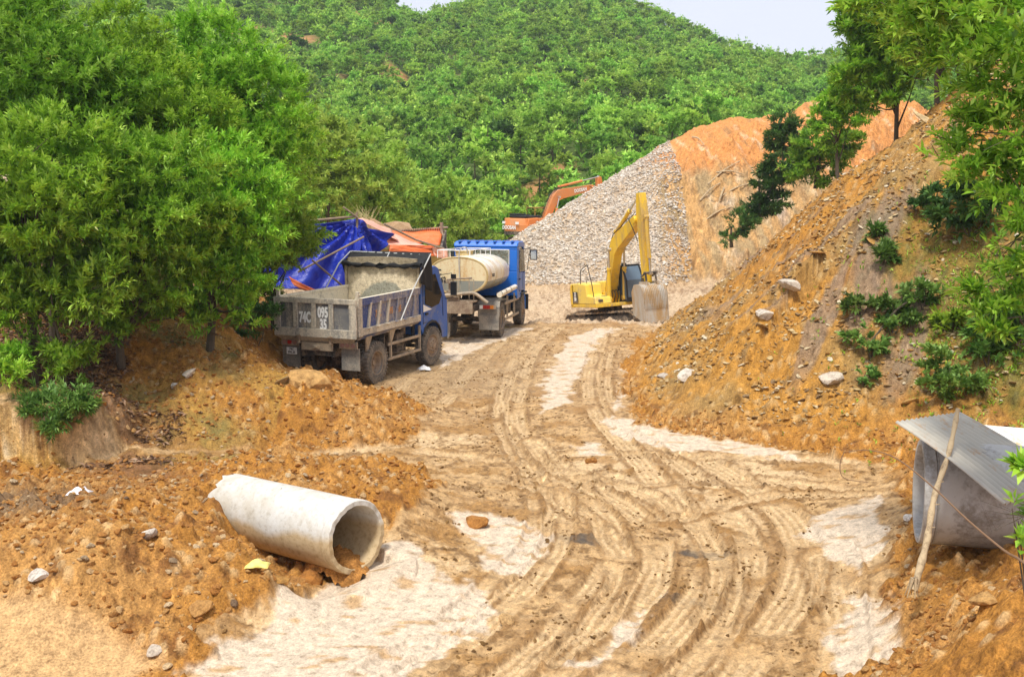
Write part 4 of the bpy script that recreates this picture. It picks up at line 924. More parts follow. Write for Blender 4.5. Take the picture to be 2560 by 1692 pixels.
sets = [('o', scatter(110000, 'o', (-11, 4), (8, 24), lambda x, y, z, s, rg, rd, r: (rd < .2) & (s < .3) & (r.random(len(x)) < .8) & (fbm(x, y, 1, 3, 71) > -.25), .006, .06, 5.5, 91), 100),
        ('o', scatter(20000, 'o', (0, 9), (8, 20), lambda x, y, z, s, rg, rd, r: (rd < .3) & (s < .5), .008, .05, 4, 92), 20),
        ('s', scatter(150000, 's', (2.5, 24), (13, 40), lambda x, y, z, s, rg, rd, r: (s > .5) & (fbm(x, y, 1.5, 4, 72) > -.12), .010, .085, 4.2, 93), 90),
        ('p', scatter(110000, 'p', (-6, 11), (47, 64), lambda x, y, z, s, rg, rd, r: (rg > .4) & (x < 9.5), .03, .13, 5, 94), 70),
        ('d', scatter(90000, 'd', (-7, 7), (8.5, 34), lambda x, y, z, s, rg, rd, r: (rd > .6) & (palemask(x, y) < .3) & (fbm(x, y, .8, 4, 73, .65) + .5 * fbm(x, y, .2, 2, 74) > .14), .005, .035, 4, 95), 20)]
allp, allr, alls, allk = [], [], [], []
KK = {('o', k): k for k in range(5)}; KK.update({('s', k): 5 + k for k in range(5)}); KK.update({('p', k): 10 + k for k in range(5)}); KK.update({('d', k): 15 + k for k in range(5)})
for st, (x, y, z, s, r), nind in sets:
    vis_px = s / y; order = np.argsort(-vis_px)
    ind = order[:nind]; rest = order[nind:]
    kk = r.integers(0, 5, len(x))
    for i in ind:
        rock(0, 0, float(s[i]), st, int(kk[i]), GL[st][0], GL[st][1], p=Vector((x[i], y[i], z[i])), name='stone')
    allp.append(np.stack([x, y, z + s * .12], 1)[rest]); allr.append(r.uniform(-.6, .6, (len(rest), 3)) + np.array([0, 0, 3.1]) * r.random((len(rest), 1)) * 2); alls.append(s[rest]); allk.append(kk[rest] + {'o': 0, 's': 5, 'p': 10, 'd': 15}[st])
o = instancer('rubble', np.concatenate(allp), np.zeros(sum(len(a) for a in allp)), np.concatenate(alls), np.concatenate(allk), {KK[k]: v for k, v in rsrc.items()}, tilt=np.concatenate(allr))
tag(o, 'small loose stones scattered over earth, slope and gravel heap', 'rubble', kind='stuff')
# ================================================================ MATERIALS OF THE MACHINES
DUST = (.42, .34, .24)
M_BED = weathered('dusty_steel', (.24, .23, .21), (.60, .53, .41), .58, 2.2, .75, 0, True, (.34, .31, .26))
M_BEDIN = weathered('muddy_inner_steel', (.38, .35, .28), (.78, .69, .52), .7, 2.0, .85, 0, False, (.44, .39, .30), .5)
_m = N('mud_dried_headboard'); _co = _m.coord(); _sx = _m.n('ShaderNodeSeparateXYZ'); _m.l(_co, _sx.inputs[0])
_n1 = _m.noise(_co, 14, 6, .8); _n2 = _m.noise(_co, 3, 5, .65)
_y2 = _m.math('POWER', _m.math('MULTIPLY', _m.math('ABSOLUTE', _m.math('ADD', _sx.outputs[1], .05)), 1.1), 2.0)
_ar = _m.math('ADD', _m.math('ADD', _m.math('MULTIPLY', _y2, .55), _sx.outputs[2]), _m.math('MULTIPLY', _m.math('SUBTRACT', _n2, .5), .5))
_c = _m.mix(_m.ramp(_m.math('SUBTRACT', _ar, 1.6), [(.55, (1, 1, 1)), (.63, (0, 0, 0))]), (.80, .68, .48), (.36, .35, .28))     # the load's old level, stained grey
_c = _m.mix(_m.ramp(_m.math('SUBTRACT', _ar, 2.2), [(.35, (0, 0, 0)), (.6, (1, 1, 1))]), _c, (.40, .33, .22))
_m.col(_m.mix(.85, _c, _m.ramp(_n1, [(.35, (.55, .5, .45)), (.5, (1, 1, 1)), (.62, (1.3, 1.3, 1.3))]), 'MULTIPLY')); _m.bump(_n1, .8, .04); M_HEAD = _m.set(.9, 0, .2)
M_BLUEBED = weathered('blue_paint_dusty', (.04, .075, .24), (.34, .31, .29), .5, 1.5, .5, 0, True)
M_BLUE = weathered('blue_cab_paint', (.025, .12, .46), (.20, .22, .26), .30, 1.4, .35, 0, False)
M_BLUE2 = weathered('bright_blue_cab_paint', (.015, .15, .60), (.20, .24, .30), .16, 1.6, .3)
M_BLACK = plain('black_plastic', (.015, .015, .017), .5, 0, .4)
M_CHASSIS = weathered('chassis_steel', (.035, .032, .03), (.26, .20, .14), .45, 3, .8)
M_RAIL = weathered('dusty_rail', (.30, .25, .19), (.48, .38, .26), .5, 4, .8)
M_RUBBER = weathered('tyre_rubber', (.10, .095, .085), (.27, .23, .18), .52, 3.5, .9)
M_RIM = weathered('rusty_rim', (.22, .15, .10), (.38, .30, .21), .5, 5, .75)
M_GLASSD = plain('dark_window', (.010, .011, .013), .2, 0, .1, 2, .3)
M_FLAP = weathered('rubber_flap', (.17, .165, .155), (.32, .29, .24), .55, 3, .85)
M_WHITE = plain('white_lettering', (.88, .88, .86), .6, 0, .06, 20)
M_PANEL = weathered('dark_tail_panel', (.13, .135, .15), (.46, .40, .30), .40, 2.4, .75, 0, True, (.22, .21, .19))
M_FADED = weathered('faded_orange_lettering', (.62, .30, .12), (.30, .24, .20), .42, 8, .7)
M_CLOTH = plain('black_cloth', (.012, .012, .013), .75, 0, .5, 6)
M_STEEL = plain('bare_pole', (.52, .52, .50), .45, .3, .25)
M_RED = plain('red_lens', (.45, .03, .02), .3, 0, .2); M_AMBER = plain('amber_lens', (.75, .25, .03), .3, 0, .2); M_DULL = plain('dusty_lens', (.36, .20, .16), .6, 0, .3)
M_TANK = weathered('cream_tank_paint', (.80, .74, .58), (.55, .32, .10), .28, 1.7, .35, 0, True, (.84, .80, .70))
M_TANKR = weathered('rusted_tank_end', (.80, .68, .42), (.60, .33, .10), .36, 1.8, .45, 0, True)
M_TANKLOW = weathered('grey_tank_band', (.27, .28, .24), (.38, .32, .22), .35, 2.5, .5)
M_TANKRIM = weathered('ochre_tank_rim', (.45, .32, .12), (.62, .48, .24), .5, 6, .6)
M_INK = plain('black_paint', (.03, .03, .03), .6, 0, .3)
M_YEL = weathered('yellow_machine_paint', (.83, .53, .03), (.48, .32, .12), .36, 1.8, .42, 0, True)
M_YEL2 = weathered('pale_yellow_machine_paint', (.86, .62, .10), (.52, .38, .17), .32, 1.6, .42)
M_BUCKET = weathered('worn_bucket_steel', (.50, .47, .42), (.44, .29, .14), .45, 2.4, .55, .1, True)
M_ORG = weathered('orange_machine_paint', (.72, .22, .05), (.42, .24, .14), .25, 1.4, .5, 0, False, (.66, .26, .09))
M_BROWNC = weathered('brown_cab_paint', (.38, .22, .05), (.20, .12, .06), .4, 2, .6)
M_CHROME = plain('cylinder_rod', (.62, .60, .56), .25, .8, .2)
M_SHOE = weathered('track_shoe', (.10, .085, .07), (.40, .28, .17), .5, 3, .8)
M_WALLY = weathered('yellow_shed_wall', (.66, .50, .16), (.42, .30, .12), .3, 2.5, .7, 0, True)
def tarp_mat(name, c, c2, rough=.38):
    m = N(name); co = m.coord(); n1 = m.noise(co, 2.2, 5, .6, 1.2); n2 = m.noise(co, 10, 4, .6, .6)
    m.col(m.mix(m.ramp(n1, [(.35, (0, 0, 0)), (.75, (1, 1, 1))]), c, c2)); m.bump(m.math('ADD', n1, m.math('MULTIPLY', n2, .4)), .45, .10); m.set(rough, 0, .4)
    return m.m
M_TARPB = tarp_mat('blue_tarpaulin', (.008, .018, .30), (.02, .05, .44), .35)
M_TARPO = tarp_mat('orange_tarpaulin', (.78, .15, .035), (.80, .24, .09), .45)
M_TARPF = tarp_mat('faded_orange_tarpaulin', (.80, .36, .24), (.78, .48, .36), .5)
M_GLASS = N('pane'); M_GLASS.b.inputs['Base Color'].default_value = (.75, .85, .85, 1); M_GLASS.b.inputs['Transmission Weight'].default_value = 1; M_GLASS.b.inputs['IOR'].default_value = 1.02; M_GLASS = M_GLASS.set(.03, 0, .5)
M_MIRROR = plain('mirror_glass', (.55, .6, .62), .08, .9, .1)
M_GLASSG = plain('grey_cab_glass', (.10, .15, .20), .06, 0, .2, 2, .8)

def wheel(root, x, y, z, Rr=.5, wd=.26, side=-1, dual=False, front=False, steer=0):
    """one tyre with its rim; side -1 shows its outer face to -y"""
    b = MB(); h = wd / 2; s = side
    prof = [(-h * .8, Rr * .52), (-h, Rr * .62), (-h, Rr * .84), (-h * .88, Rr * .95), (-h * .6, Rr), (h * .6, Rr), (h * .88, Rr * .95), (h, Rr * .84), (h, Rr * .62), (h * .8, Rr * .52)]
    b.lathe(prof, 40)
    nl = 34
    for i in range(nl):
        for sg in (-1, 1):
            t = 2 * math.pi * (i + (.5 if sg > 0 else 0)) / nl
            b.M = Matrix.Rotation(-t, 4, 'Y'); b.box((Rr + .002, sg * h * .55, 0), (.035, h * .85, Rr * .10)); b.box((Rr * .955, sg * h * .93, 0), (Rr * .09, h * .2, Rr * .095))
    b.M = Matrix.Identity(4)
    o = b.build('wheel', M_RUBBER, root, smooth=False, bevel=0)
    o.data.polygons.foreach_set('use_smooth', np.array([len(p.vertices) == 4 and i < 400 for i, p in enumerate(o.data.polygons)]))
    o.location = (x, y, z); o.rotation_euler = (0, 0, steer)
    r = MB(); f = s * h
    if dual: pr = [(f * .95, Rr * .60), (f * .98, Rr * .56), (f * .6, Rr * .52), (-f * .2, Rr * .46), (-f * .35, Rr * .30), (-f * .3, Rr * .12), (f * .2, Rr * .12), (f * .25, 0.001)]
    else: pr = [(f * .95, Rr * .60), (f * .98, Rr * .56), (f * .75, Rr * .52), (f * .7, Rr * .46), (f * 1.05, Rr * .34), (f * 1.15, Rr * .24), (f * 1.1, Rr * .2), (f * 1.35, Rr * .16), (f * 1.4, 0.001)]
    r.lathe(pr, 28, closed=False)
    for i in range(8):
        t = 2 * math.pi * i / 8; yy = -f * .33 if dual else f * 1.1; rad = Rr * (.22 if dual else .29)
        r.cyl((rad * math.cos(t), yy, rad * math.sin(t)), (rad * math.cos(t), yy + s * .04, rad * math.sin(t)), .018, n=6)
    ro = r.build('rim', M_RIM, o, smooth=True)
    return o

# ================================================================ DUMP TRUCK
def dump_truck():
    T = empty('dump_truck', (-4.13, 24.27, 0), (0, 0, math.atan2(.927, .375)), 'dusty blue dump truck with empty steel bed and black rolled cover, seen from behind', 'truck')
    W = 1.05; z0, z1 = 1.22, 2.08; xr, xf = -.95, 2.12
    # wheels
    for (x, y, s, d, f) in ((0, -.90, -1, True, False), (0, .90, 1, True, False), (0, -.60, -1, True, False), (0, .60, 1, True, False)):
        wheel(T, x, y, .49, .49, .27, s, d)
    wheel(T, 2.93, -.9, .49, .49, .27, -1, False, True, R(-4)); wheel(T, 2.93, .9, .49, .49, .27, 1, False, True)
    ax = MB().cyl((0, -.8, .49), (0, .8, .49), .07).cyl((2.93, -.8, .46), (2.93, .8, .46), .05); ax.lathe([(-.2, .12), (-.1, .2), (.1, .2), (.2, .12)], 16)
    for i in range(len(ax.v) - 64, len(ax.v)): ax.v[i] = (ax.v[i][0], ax.v[i][1], ax.v[i][2] + .49)
    ax.build('axle', M_CHASSIS, T)
    ch = MB()
    for s in (-1, 1): ch.bb(-.95, 3.7, s * .40 - .04, s * .40 + .04, .72, .92); ch.bb(-.8, 2.0, s * .40 - .05, s * .40 + .05, .96, 1.08)
    for x in (-.9, .6, 1.7, 2.6): ch.bb(x - .05, x + .05, -.4, .4, .74, .9)
    for s in (-1, 1): ch.bb(-.55, .55, s * .52 - .04, s * .52 + .04, .52, .62)
    ch.bb(.8, 1.9, -.25, .25, .5, .75); ch.bb(2.2, 3.4, -.35, .35, .5, .95)
    ch.build('chassis', M_CHASSIS, T, bevel=.01)
    # bed: floor, two sides with leaning ribs, headboard, tailgate
    fl = MB().bb(xr, xf, -W + .04, W - .04, z0 + .02, z0 + .08)
    for x in (-.6, 0, .6, 1.2, 1.8): fl.bb(x - .05, x + .05, -W + .05, W - .05, z0 - .08, z0 + .02)
    for s in (-1, 1): fl.bb(xr + .05, xf, s * .42 - .05, s * .42 + .05, z0 - .18, z0 - .08)
    fl.build('bed_floor', M_BEDIN, T, bevel=.006)
    for s in (-1, 1):
        b = MB(); y = s * W
        def pl(xa, xb, ya, yb, za, zb): b.bb(xa, xb, min(ya, yb), max(ya, yb), za, zb)
        pl(xr + .04, xf, y - s * .04, y, z0 + .05, z1 - .04)
        pl(xr + .04, xf, y - s * .06, y + s * .05, z1 - .05, z1 + .01)                 # top rail
        pl(xr + .04, xf, y, y + s * .05, z1 - .16, z1 - .05)
        # lower skirt, sloping inward
        b.add([(xr + .02, y + s * .055, z0 + .18), (xf, y + s * .055, z0 + .18), (xf, y + s * .055, z0 + .02), (xr + .02, y + s * .055, z0 + .02), (xr + .10, y - s * .06, z0 - .10), (xf, y - s * .06, z0 - .06), (xr + .02, y - s * .02, z0 + .18), (xf, y - s * .02, z0 + .18)],
              [(0, 1, 2, 3), (3, 2, 5, 4), (0, 6, 7, 1), (4, 5, 7, 6)])
        lean = .14
        for k in range(6):
            x = xr + .42 + k * .44
            b.add([(x, y, z0 + .16), (x + .075, y, z0 + .16), (x + .075, y + s * .055, z0 + .16), (x, y + s * .055, z0 + .16),
                   (x + lean, y, z1 - .12), (x + lean + .075, y, z1 - .12), (x + lean + .075, y + s * .055, z1 - .12), (x + lean, y + s * .055, z1 - .12)],
                  [(0, 1, 2, 3), (4, 7, 6, 5), (0, 4, 5, 1), (1, 5, 6, 2), (2, 6, 7, 3), (3, 7, 4, 0)])
            b.box((x + .02, y + s * .075, z0 + .165), (.13, .05, .015))
        pl(xr, xr + .16, y - s * .05, y + s * .06, z0 + .0, z1 + .02)                   # corner post
        pl(xr + .0, xr + .06, y - s * .03, y + s * .05, z1 + .02, z1 + .17); b.cyl((xr + .05, y - s * .02, z1 + .1), (xr + .05, y + s * .09, z1 + .1), .02)
        o = b.build('bed_side', [M_BED, M_BLUEBED, M_BEDIN], T, bevel=.006)
        for p in o.data.polygons:
            if p.center.x > xr + 1.55: p.material_index = 1
            if p.normal.y * s < -.5 and abs(p.center.y) < W - .02 or p.normal.z > .8 and p.center.z > z1 - .1: p.material_index = 2
    hb = MB(); n = 14
    P = []
    for i in range(n + 1):
        yy = -W + .05 + (2 * W - .1) * i / n; top = 2.80 + .04 * math.sin(math.pi * i / n)
        P.append((yy, top))
    vs = [(xf - .03, y, z0 + .05) for y, t in P] + [(xf - .03 + .02, y, t) for y, t in P] + [(xf + .05, y, z0 + .05) for y, t in P] + [(xf + .06, y, t) for y, t in P]; m_ = n + 1; fs = []
    for i in range(n): fs += [(i, i + 1, m_ + i + 1, m_ + i), (2 * m_ + i, 3 * m_ + i, 3 * m_ + i + 1, 2 * m_ + i + 1), (m_ + i, m_ + i + 1, 3 * m_ + i + 1, 3 * m_ + i)]
    fs += [(0, m_, 3 * m_, 2 * m_), (n, 2 * m_ + n, 3 * m_ + n, m_ + n)]
    hb.add(vs, fs)
    for s in (-1, 1): hb.bb(xf - .04, xf + .06, s * W - .03, s * W + .03, z1, 2.72)
    hb.build('headboard', M_HEAD, T)
    tg = MB(); xg = xr - .02
    tg.bb(xg - .046, xg, -W, W, z0 + .02, z1 - .02)
    tg.bb(xg - .10, xg - .05, -W - .05, W + .05, z1 - .12, z1); tg.bb(xg - .10, xg - .05, -W - .05, W + .05, z0 - .04, z0 + .16)
    cs = [-W - .05, -W + .17, -.52, -.34, -.03 - .06, -.03 + .06, .42, .56, W - .14, W + .05]
    for a, c in ((-W - .05, -W + .14), (-.50, -.38), (-.03, .09), (.46, .58), (W - .12, W + .05)): tg.bb(xg - .095, xg - .05, a, c, z0 + .16, z1 - .12)
    tg.add([(xg - .10, -W - .03, z0 - .04), (xg - .10, W + .03, z0 - .04), (xg + .02, W - .12, z0 - .16), (xg + .02, -W + .12, z0 - .16)], [(0, 1, 2, 3)])
    tgo = tg.build('tailgate', [M_BED], T, bevel=.01)
    for s in (-1, 1): MB().box((xg - .11, s * .42, z0 - .09), (.05, .05, .2)).box((xg - .12, s * .42, z0 - .02), (.09, .11, .03)).build('latch', M_RIM, tgo, bevel=.005)
    xd = (0, -1, 0); zd = (0, 0, 1); xt = xg - .0535; MB().bb(xg - .05, xg - .046, -W + .02, W - .02, z0 + .1, z1 - .1).build('recessed_panel', M_PANEL, tgo)
    lettering('lettering', '74C', .33, M_WHITE, tgo, (xt, .275, 1.62), xd, zd, .016, .56)
    lettering('lettering', '095', .33, M_WHITE, tgo, (xt, -.205, 1.75), xd, zd, .016, .56); lettering('lettering', '35', .33, M_WHITE, tgo, (xt, -.21, 1.47), xd, zd, .016, .56)
    for tx, xx in (('74C', .02), ('095', .62), ('35', 1.08)): lettering('lettering', tx, .22, M_FADED, T, (xx, -W - .008, 1.66), (1, 0, 0), (.12, 0, 1), .008, .75)
    # cover: roller frame, black cloth, two arms
    ft = 2.93; fx = xf + .42
    fr = MB().tube([(fx, -W - .12, ft - .05), (fx, W + .10, ft)], .02).tube([(xf + .1, -W, 2.1), (fx, -W - .1, ft - .03)], .02).tube([(xf + .1, W, 2.1), (fx, W + .08, ft)], .02)
    fr.tube([(fx, 0, ft), (xf + .05, 0, 2.6)], .015); fr.build('cover_frame', M_STEEL, T, smooth=True)
    cl = MB(); rows = []
    r = random.Random(4)
    for j in range(8):
        row = []
        for i in range(31):
            y = -W - .13 + (2 * W + .26) * i / 30; t = j / 7
            x = fx + .02 - t * (fx - xf + .14); z = ft + .02 - .26 * t - .10 * math.sin(math.pi * t) + .025 * math.sin(i * 1.3 + j) * t
            if t > .7: z -= .06 * (1 + math.sin(i * .8)) * .5
            edge = abs(i - 15) / 15
            row.append((x + .02 * math.sin(i * 2.1), y, z - .05 * edge * t))
        rows.append(row)
    cl.grid(rows)
    roll = [(xf - .05 + .03 * math.sin(i * 1.1), -W - .1 + (2 * W + .2) * i / 24, ft - .27 + .02 * math.sin(i * .9) - .05 * math.sin(math.pi * i / 24)) for i in range(25)]
    cl.tube(roll, [.055 + .015 * math.sin(i * 1.7) for i in range(25)], 8)
    for s, zb in ((-1, 1.95), (1, 2.05)):
        P = []
        for i in range(9):
            u = i / 8; row = []
            for j in range(9):
                v = j / 8; x = (fx + .04) * (1 - u) + (xf - .08) * u + .04 * math.sin(6 * u + 3 * v)
                zb2 = zb + (.25 * u if s < 0 else .55 * u); z = (ft - .02 - .27 * u) * (1 - v) + zb2 * v
                row.append((x, s * (W + .12 + .03 * math.sin(9 * u + 2 * v)), z))
            P.append(row)
        cl.grid(P)
    co = cl.build('cloth_cover', M_CLOTH, T, smooth=True); sd = co.modifiers.new('s', 'SOLIDIFY'); sd.thickness = .012
    MB().tube([(fx, -W - .14, ft - .02), (1.6, -W - .12, 2.1), (.95, -W - .10, 1.38)], .018).build('cover_arm', M_STEEL, T, smooth=True)
    MB().tube([(fx, W + .12, ft), (xf - .2, W + .1, 2.65), (1.2, W + .10, 2.0), (.95, W + .1, 1.38)], .018).build('cover_arm', M_STEEL, T, smooth=True)
    # cab
    c = MB(); x0, x1 = 2.32, 3.86; arch = [(3.47, .62), (3.44, .82), (3.33, .99), (3.15, 1.10), (2.93, 1.14), (2.71, 1.10), (2.53, .99), (2.44, .82)]
    prof = [(x0, 1.0), (x0, 2.4), (x0 + .1, 2.52), (x0 + .85, 2.56), (x0 + 1.05, 2.48), (x1 - .12, 1.75), (x1, 1.62), (x1 + .03, .62)] + arch[:] + [(x0 + .12, .85)]
    c.prism(prof, -1.0, 1.0); body = c.build('cab', M_BLUE, T, bevel=.035)
    for s in (-1, 1):
        y = s * 1.003
        g = MB(); g.add([(x, y + s * d, z) for d in (0, .012) for x, z in ((x0 + .22, 1.62), (x0 + .26, 2.32), (x0 + .82, 2.36), (x1 - .33, 1.78), (x1 - .5, 1.55), (x0 + .6, 1.50))], [(0, 1, 2, 3, 4, 5), (11, 10, 9, 8, 7, 6)] + [(i, 6 + i, 6 + (i + 1) % 6, (i + 1) % 6) for i in range(6)])
        g.build('side_window', M_GLASSD, body)
        d = MB(); q = [(x0 + .14, 1.06), (x0 + .14, 2.40), (x0 + .16, 2.42), (x0 + .16, 1.06)]
        for a_, b_ in (((x0 + .12, 1.1), (x0 + .12, 2.38)), ((x1 - .25, 1.2), (x1 - .3, 1.75)), ((x0 + .12, 1.14), (x0 + .3, 1.14))):
            d.tube([(a_[0], y, a_[1]), (b_[0], y, b_[1])], .008, 4)
        d.box((x0 + .3, s * 1.02, 1.36), (.14, .03, .05)); d.build('door_trim', M_BLACK, body)
        dec = MB(); dec.add([(x0 + .12, y + s * .003, 1.62), (x0 + .12, y + s * .003, 1.42), (x0 + .62, y + s * .003, 1.45)], [(0, 1, 2)]); dec.build('door_decal', M_WHITE, body)
        ar = MB().tube([(a, s * 1.0, b) for a, b in arch], .035, 6); ar.build('wheel_arch', M_BLACK, body, smooth=True)
        mi = MB().tube([(x1 - .3, s * .98, 2.3), (x1 - .15, s * 1.22, 2.34), (x1 - .12, s * 1.25, 2.1)], .012, 5).tube([(x1 - .12, s * 1.0, 1.65), (x1 - .1, s * 1.24, 1.7)], .012, 5).box((x1 - .12, s * 1.26, 1.93), (.05, .17, .36)).box((x1 - .1, s * 1.25, 2.25), (.05, .14, .12)); mi.build('mirror', M_BLACK, body, bevel=.01)
    MB().prism([(x1 + .0, .55), (x1 + .14, .6), (x1 + .16, .95), (x1 + .03, 1.0)], -1.03, 1.03).build('bumper', M_FLAP, T, bevel=.02)
    MB().add([(x0 + 1.0, -.86, 2.43), (x0 + 1.0, .86, 2.43), (x1 - .11, .9, 1.80), (x1 - .11, -.9, 1.80), (x0 + 1.03, -.86, 2.45), (x0 + 1.03, .86, 2.45), (x1 - .08, .9, 1.82), (x1 - .08, -.9, 1.82)], [(0, 1, 2, 3), (7, 6, 5, 4), (0, 4, 5, 1), (1, 5, 6, 2), (2, 6, 7, 3), (3, 7, 4, 0)]).build('windscreen', M_GLASSD, body)
    MB().prism([(x0 + .5, 2.56), (x0 + .6, 2.70), (x0 + 1.1, 2.66), (x0 + 1.2, 2.50)], -.7, .7).build('roof_visor', M_BLACK, T, bevel=.02)
    # underride, lamps, flaps, guards
    MB().bb(xr - .05, xr + .0, -.42, .42, .86, 1.05).box((xr - .07, 0, .95), (.04, .2, .1)).box((xr - .09, 0, .95), (.05, .09, .05)).build('rear_crossbar', M_RAIL, T, bevel=.012)
    for s in (-1, 1):
        lb = MB().bb(xr + .03, xr + .08, min(s * .55, s * 1.02), max(s * .55, s * 1.02), .93, 1.10).build('lamp_bracket', M_RAIL, T, bevel=.006)
        for k in range(3):
            y = s * (.64 + .14 * k); MB().cyl((xr + .03, y, 1.015), (xr + .0, y, 1.015), .052, n=16).build('tail_lamp', [M_DULL, M_RED][k == 1 and s > 0], lb, smooth=True)
        MB().box((xr + .12, s * .80, .68), (.02, .48, .52)).build('mud_flap', M_FLAP, T)
        MB().bb(-.35, .35, s * .80 - .0, s * .80 + .01, 1.0, 1.0 + .01).bb(.38, .42, s * .62 if s > 0 else -1.0, s * 1.0 if s > 0 else -.62, .6, 1.1).build('mudguard', M_CHASSIS, T)
        br = MB()
        for xx in (-.5, .62):
            br.add([(xx, s * (W - .02), z0 - .04), (xx + .28, s * (W - .02), z0 - .04), (xx + .16, s * (W - .08), z0 - .42), (xx + .10, s * (W - .08), z0 - .42), (xx, s * (W - .06), z0 - .04), (xx + .28, s * (W - .06), z0 - .04), (xx + .16, s * (W - .12), z0 - .42), (xx + .10, s * (W - .12), z0 - .42)],
                   [(0, 1, 2, 3), (7, 6, 5, 4), (0, 4, 5, 1), (1, 5, 6, 2), (2, 6, 7, 3), (3, 7, 4, 0)])
        br.build('bed_bracket', M_RAIL, T)
        rl = MB().bb(.62, 2.34, s * .97 - .02, s * .97 + .02, .80, .87).bb(.62, 2.34, s * .97 - .02, s * .97 + .02, .44, .51)
        for x in (.72, 2.25): rl.bb(x, x + .05, s * .97 - .03, s * .97 + .03, .44, 1.1)
        rl.build('side_guard', M_RAIL, T, bevel=.008)
    MB().bb(1.1, 1.75, .55, .9, .5, .9).build('fuel_tank', M_RAIL, T, bevel=.04)
    MB().bb(1.25, 1.6, -.88, -.5, .55, 1.02).cyl((1.85, -.7, .5), (1.85, -.7, 1.1), .09).build('battery_box', M_CHASSIS, T, bevel=.02)
    MB().cyl((2.15, -.85, .7), (2.15, -.85, 1.9), .05).bb(2.2, 2.3, -.95, .95, 1.15, 2.0).build('air_intake', M_BLACK, T)
    pb = MB().bb(xr + .06, xr + .075, .62, .90, .72, .88).build('number_plate', M_WHITE, T)
    lettering('plate_lettering', '74C', .075, M_INK, pb, (xr + .057, .76, .84), xd, zd, .001, .95); lettering('plate_lettering', '095.35', .075, M_INK, pb, (xr + .057, .76, .765), xd, zd, .001, .95)
    return T
dump_truck()

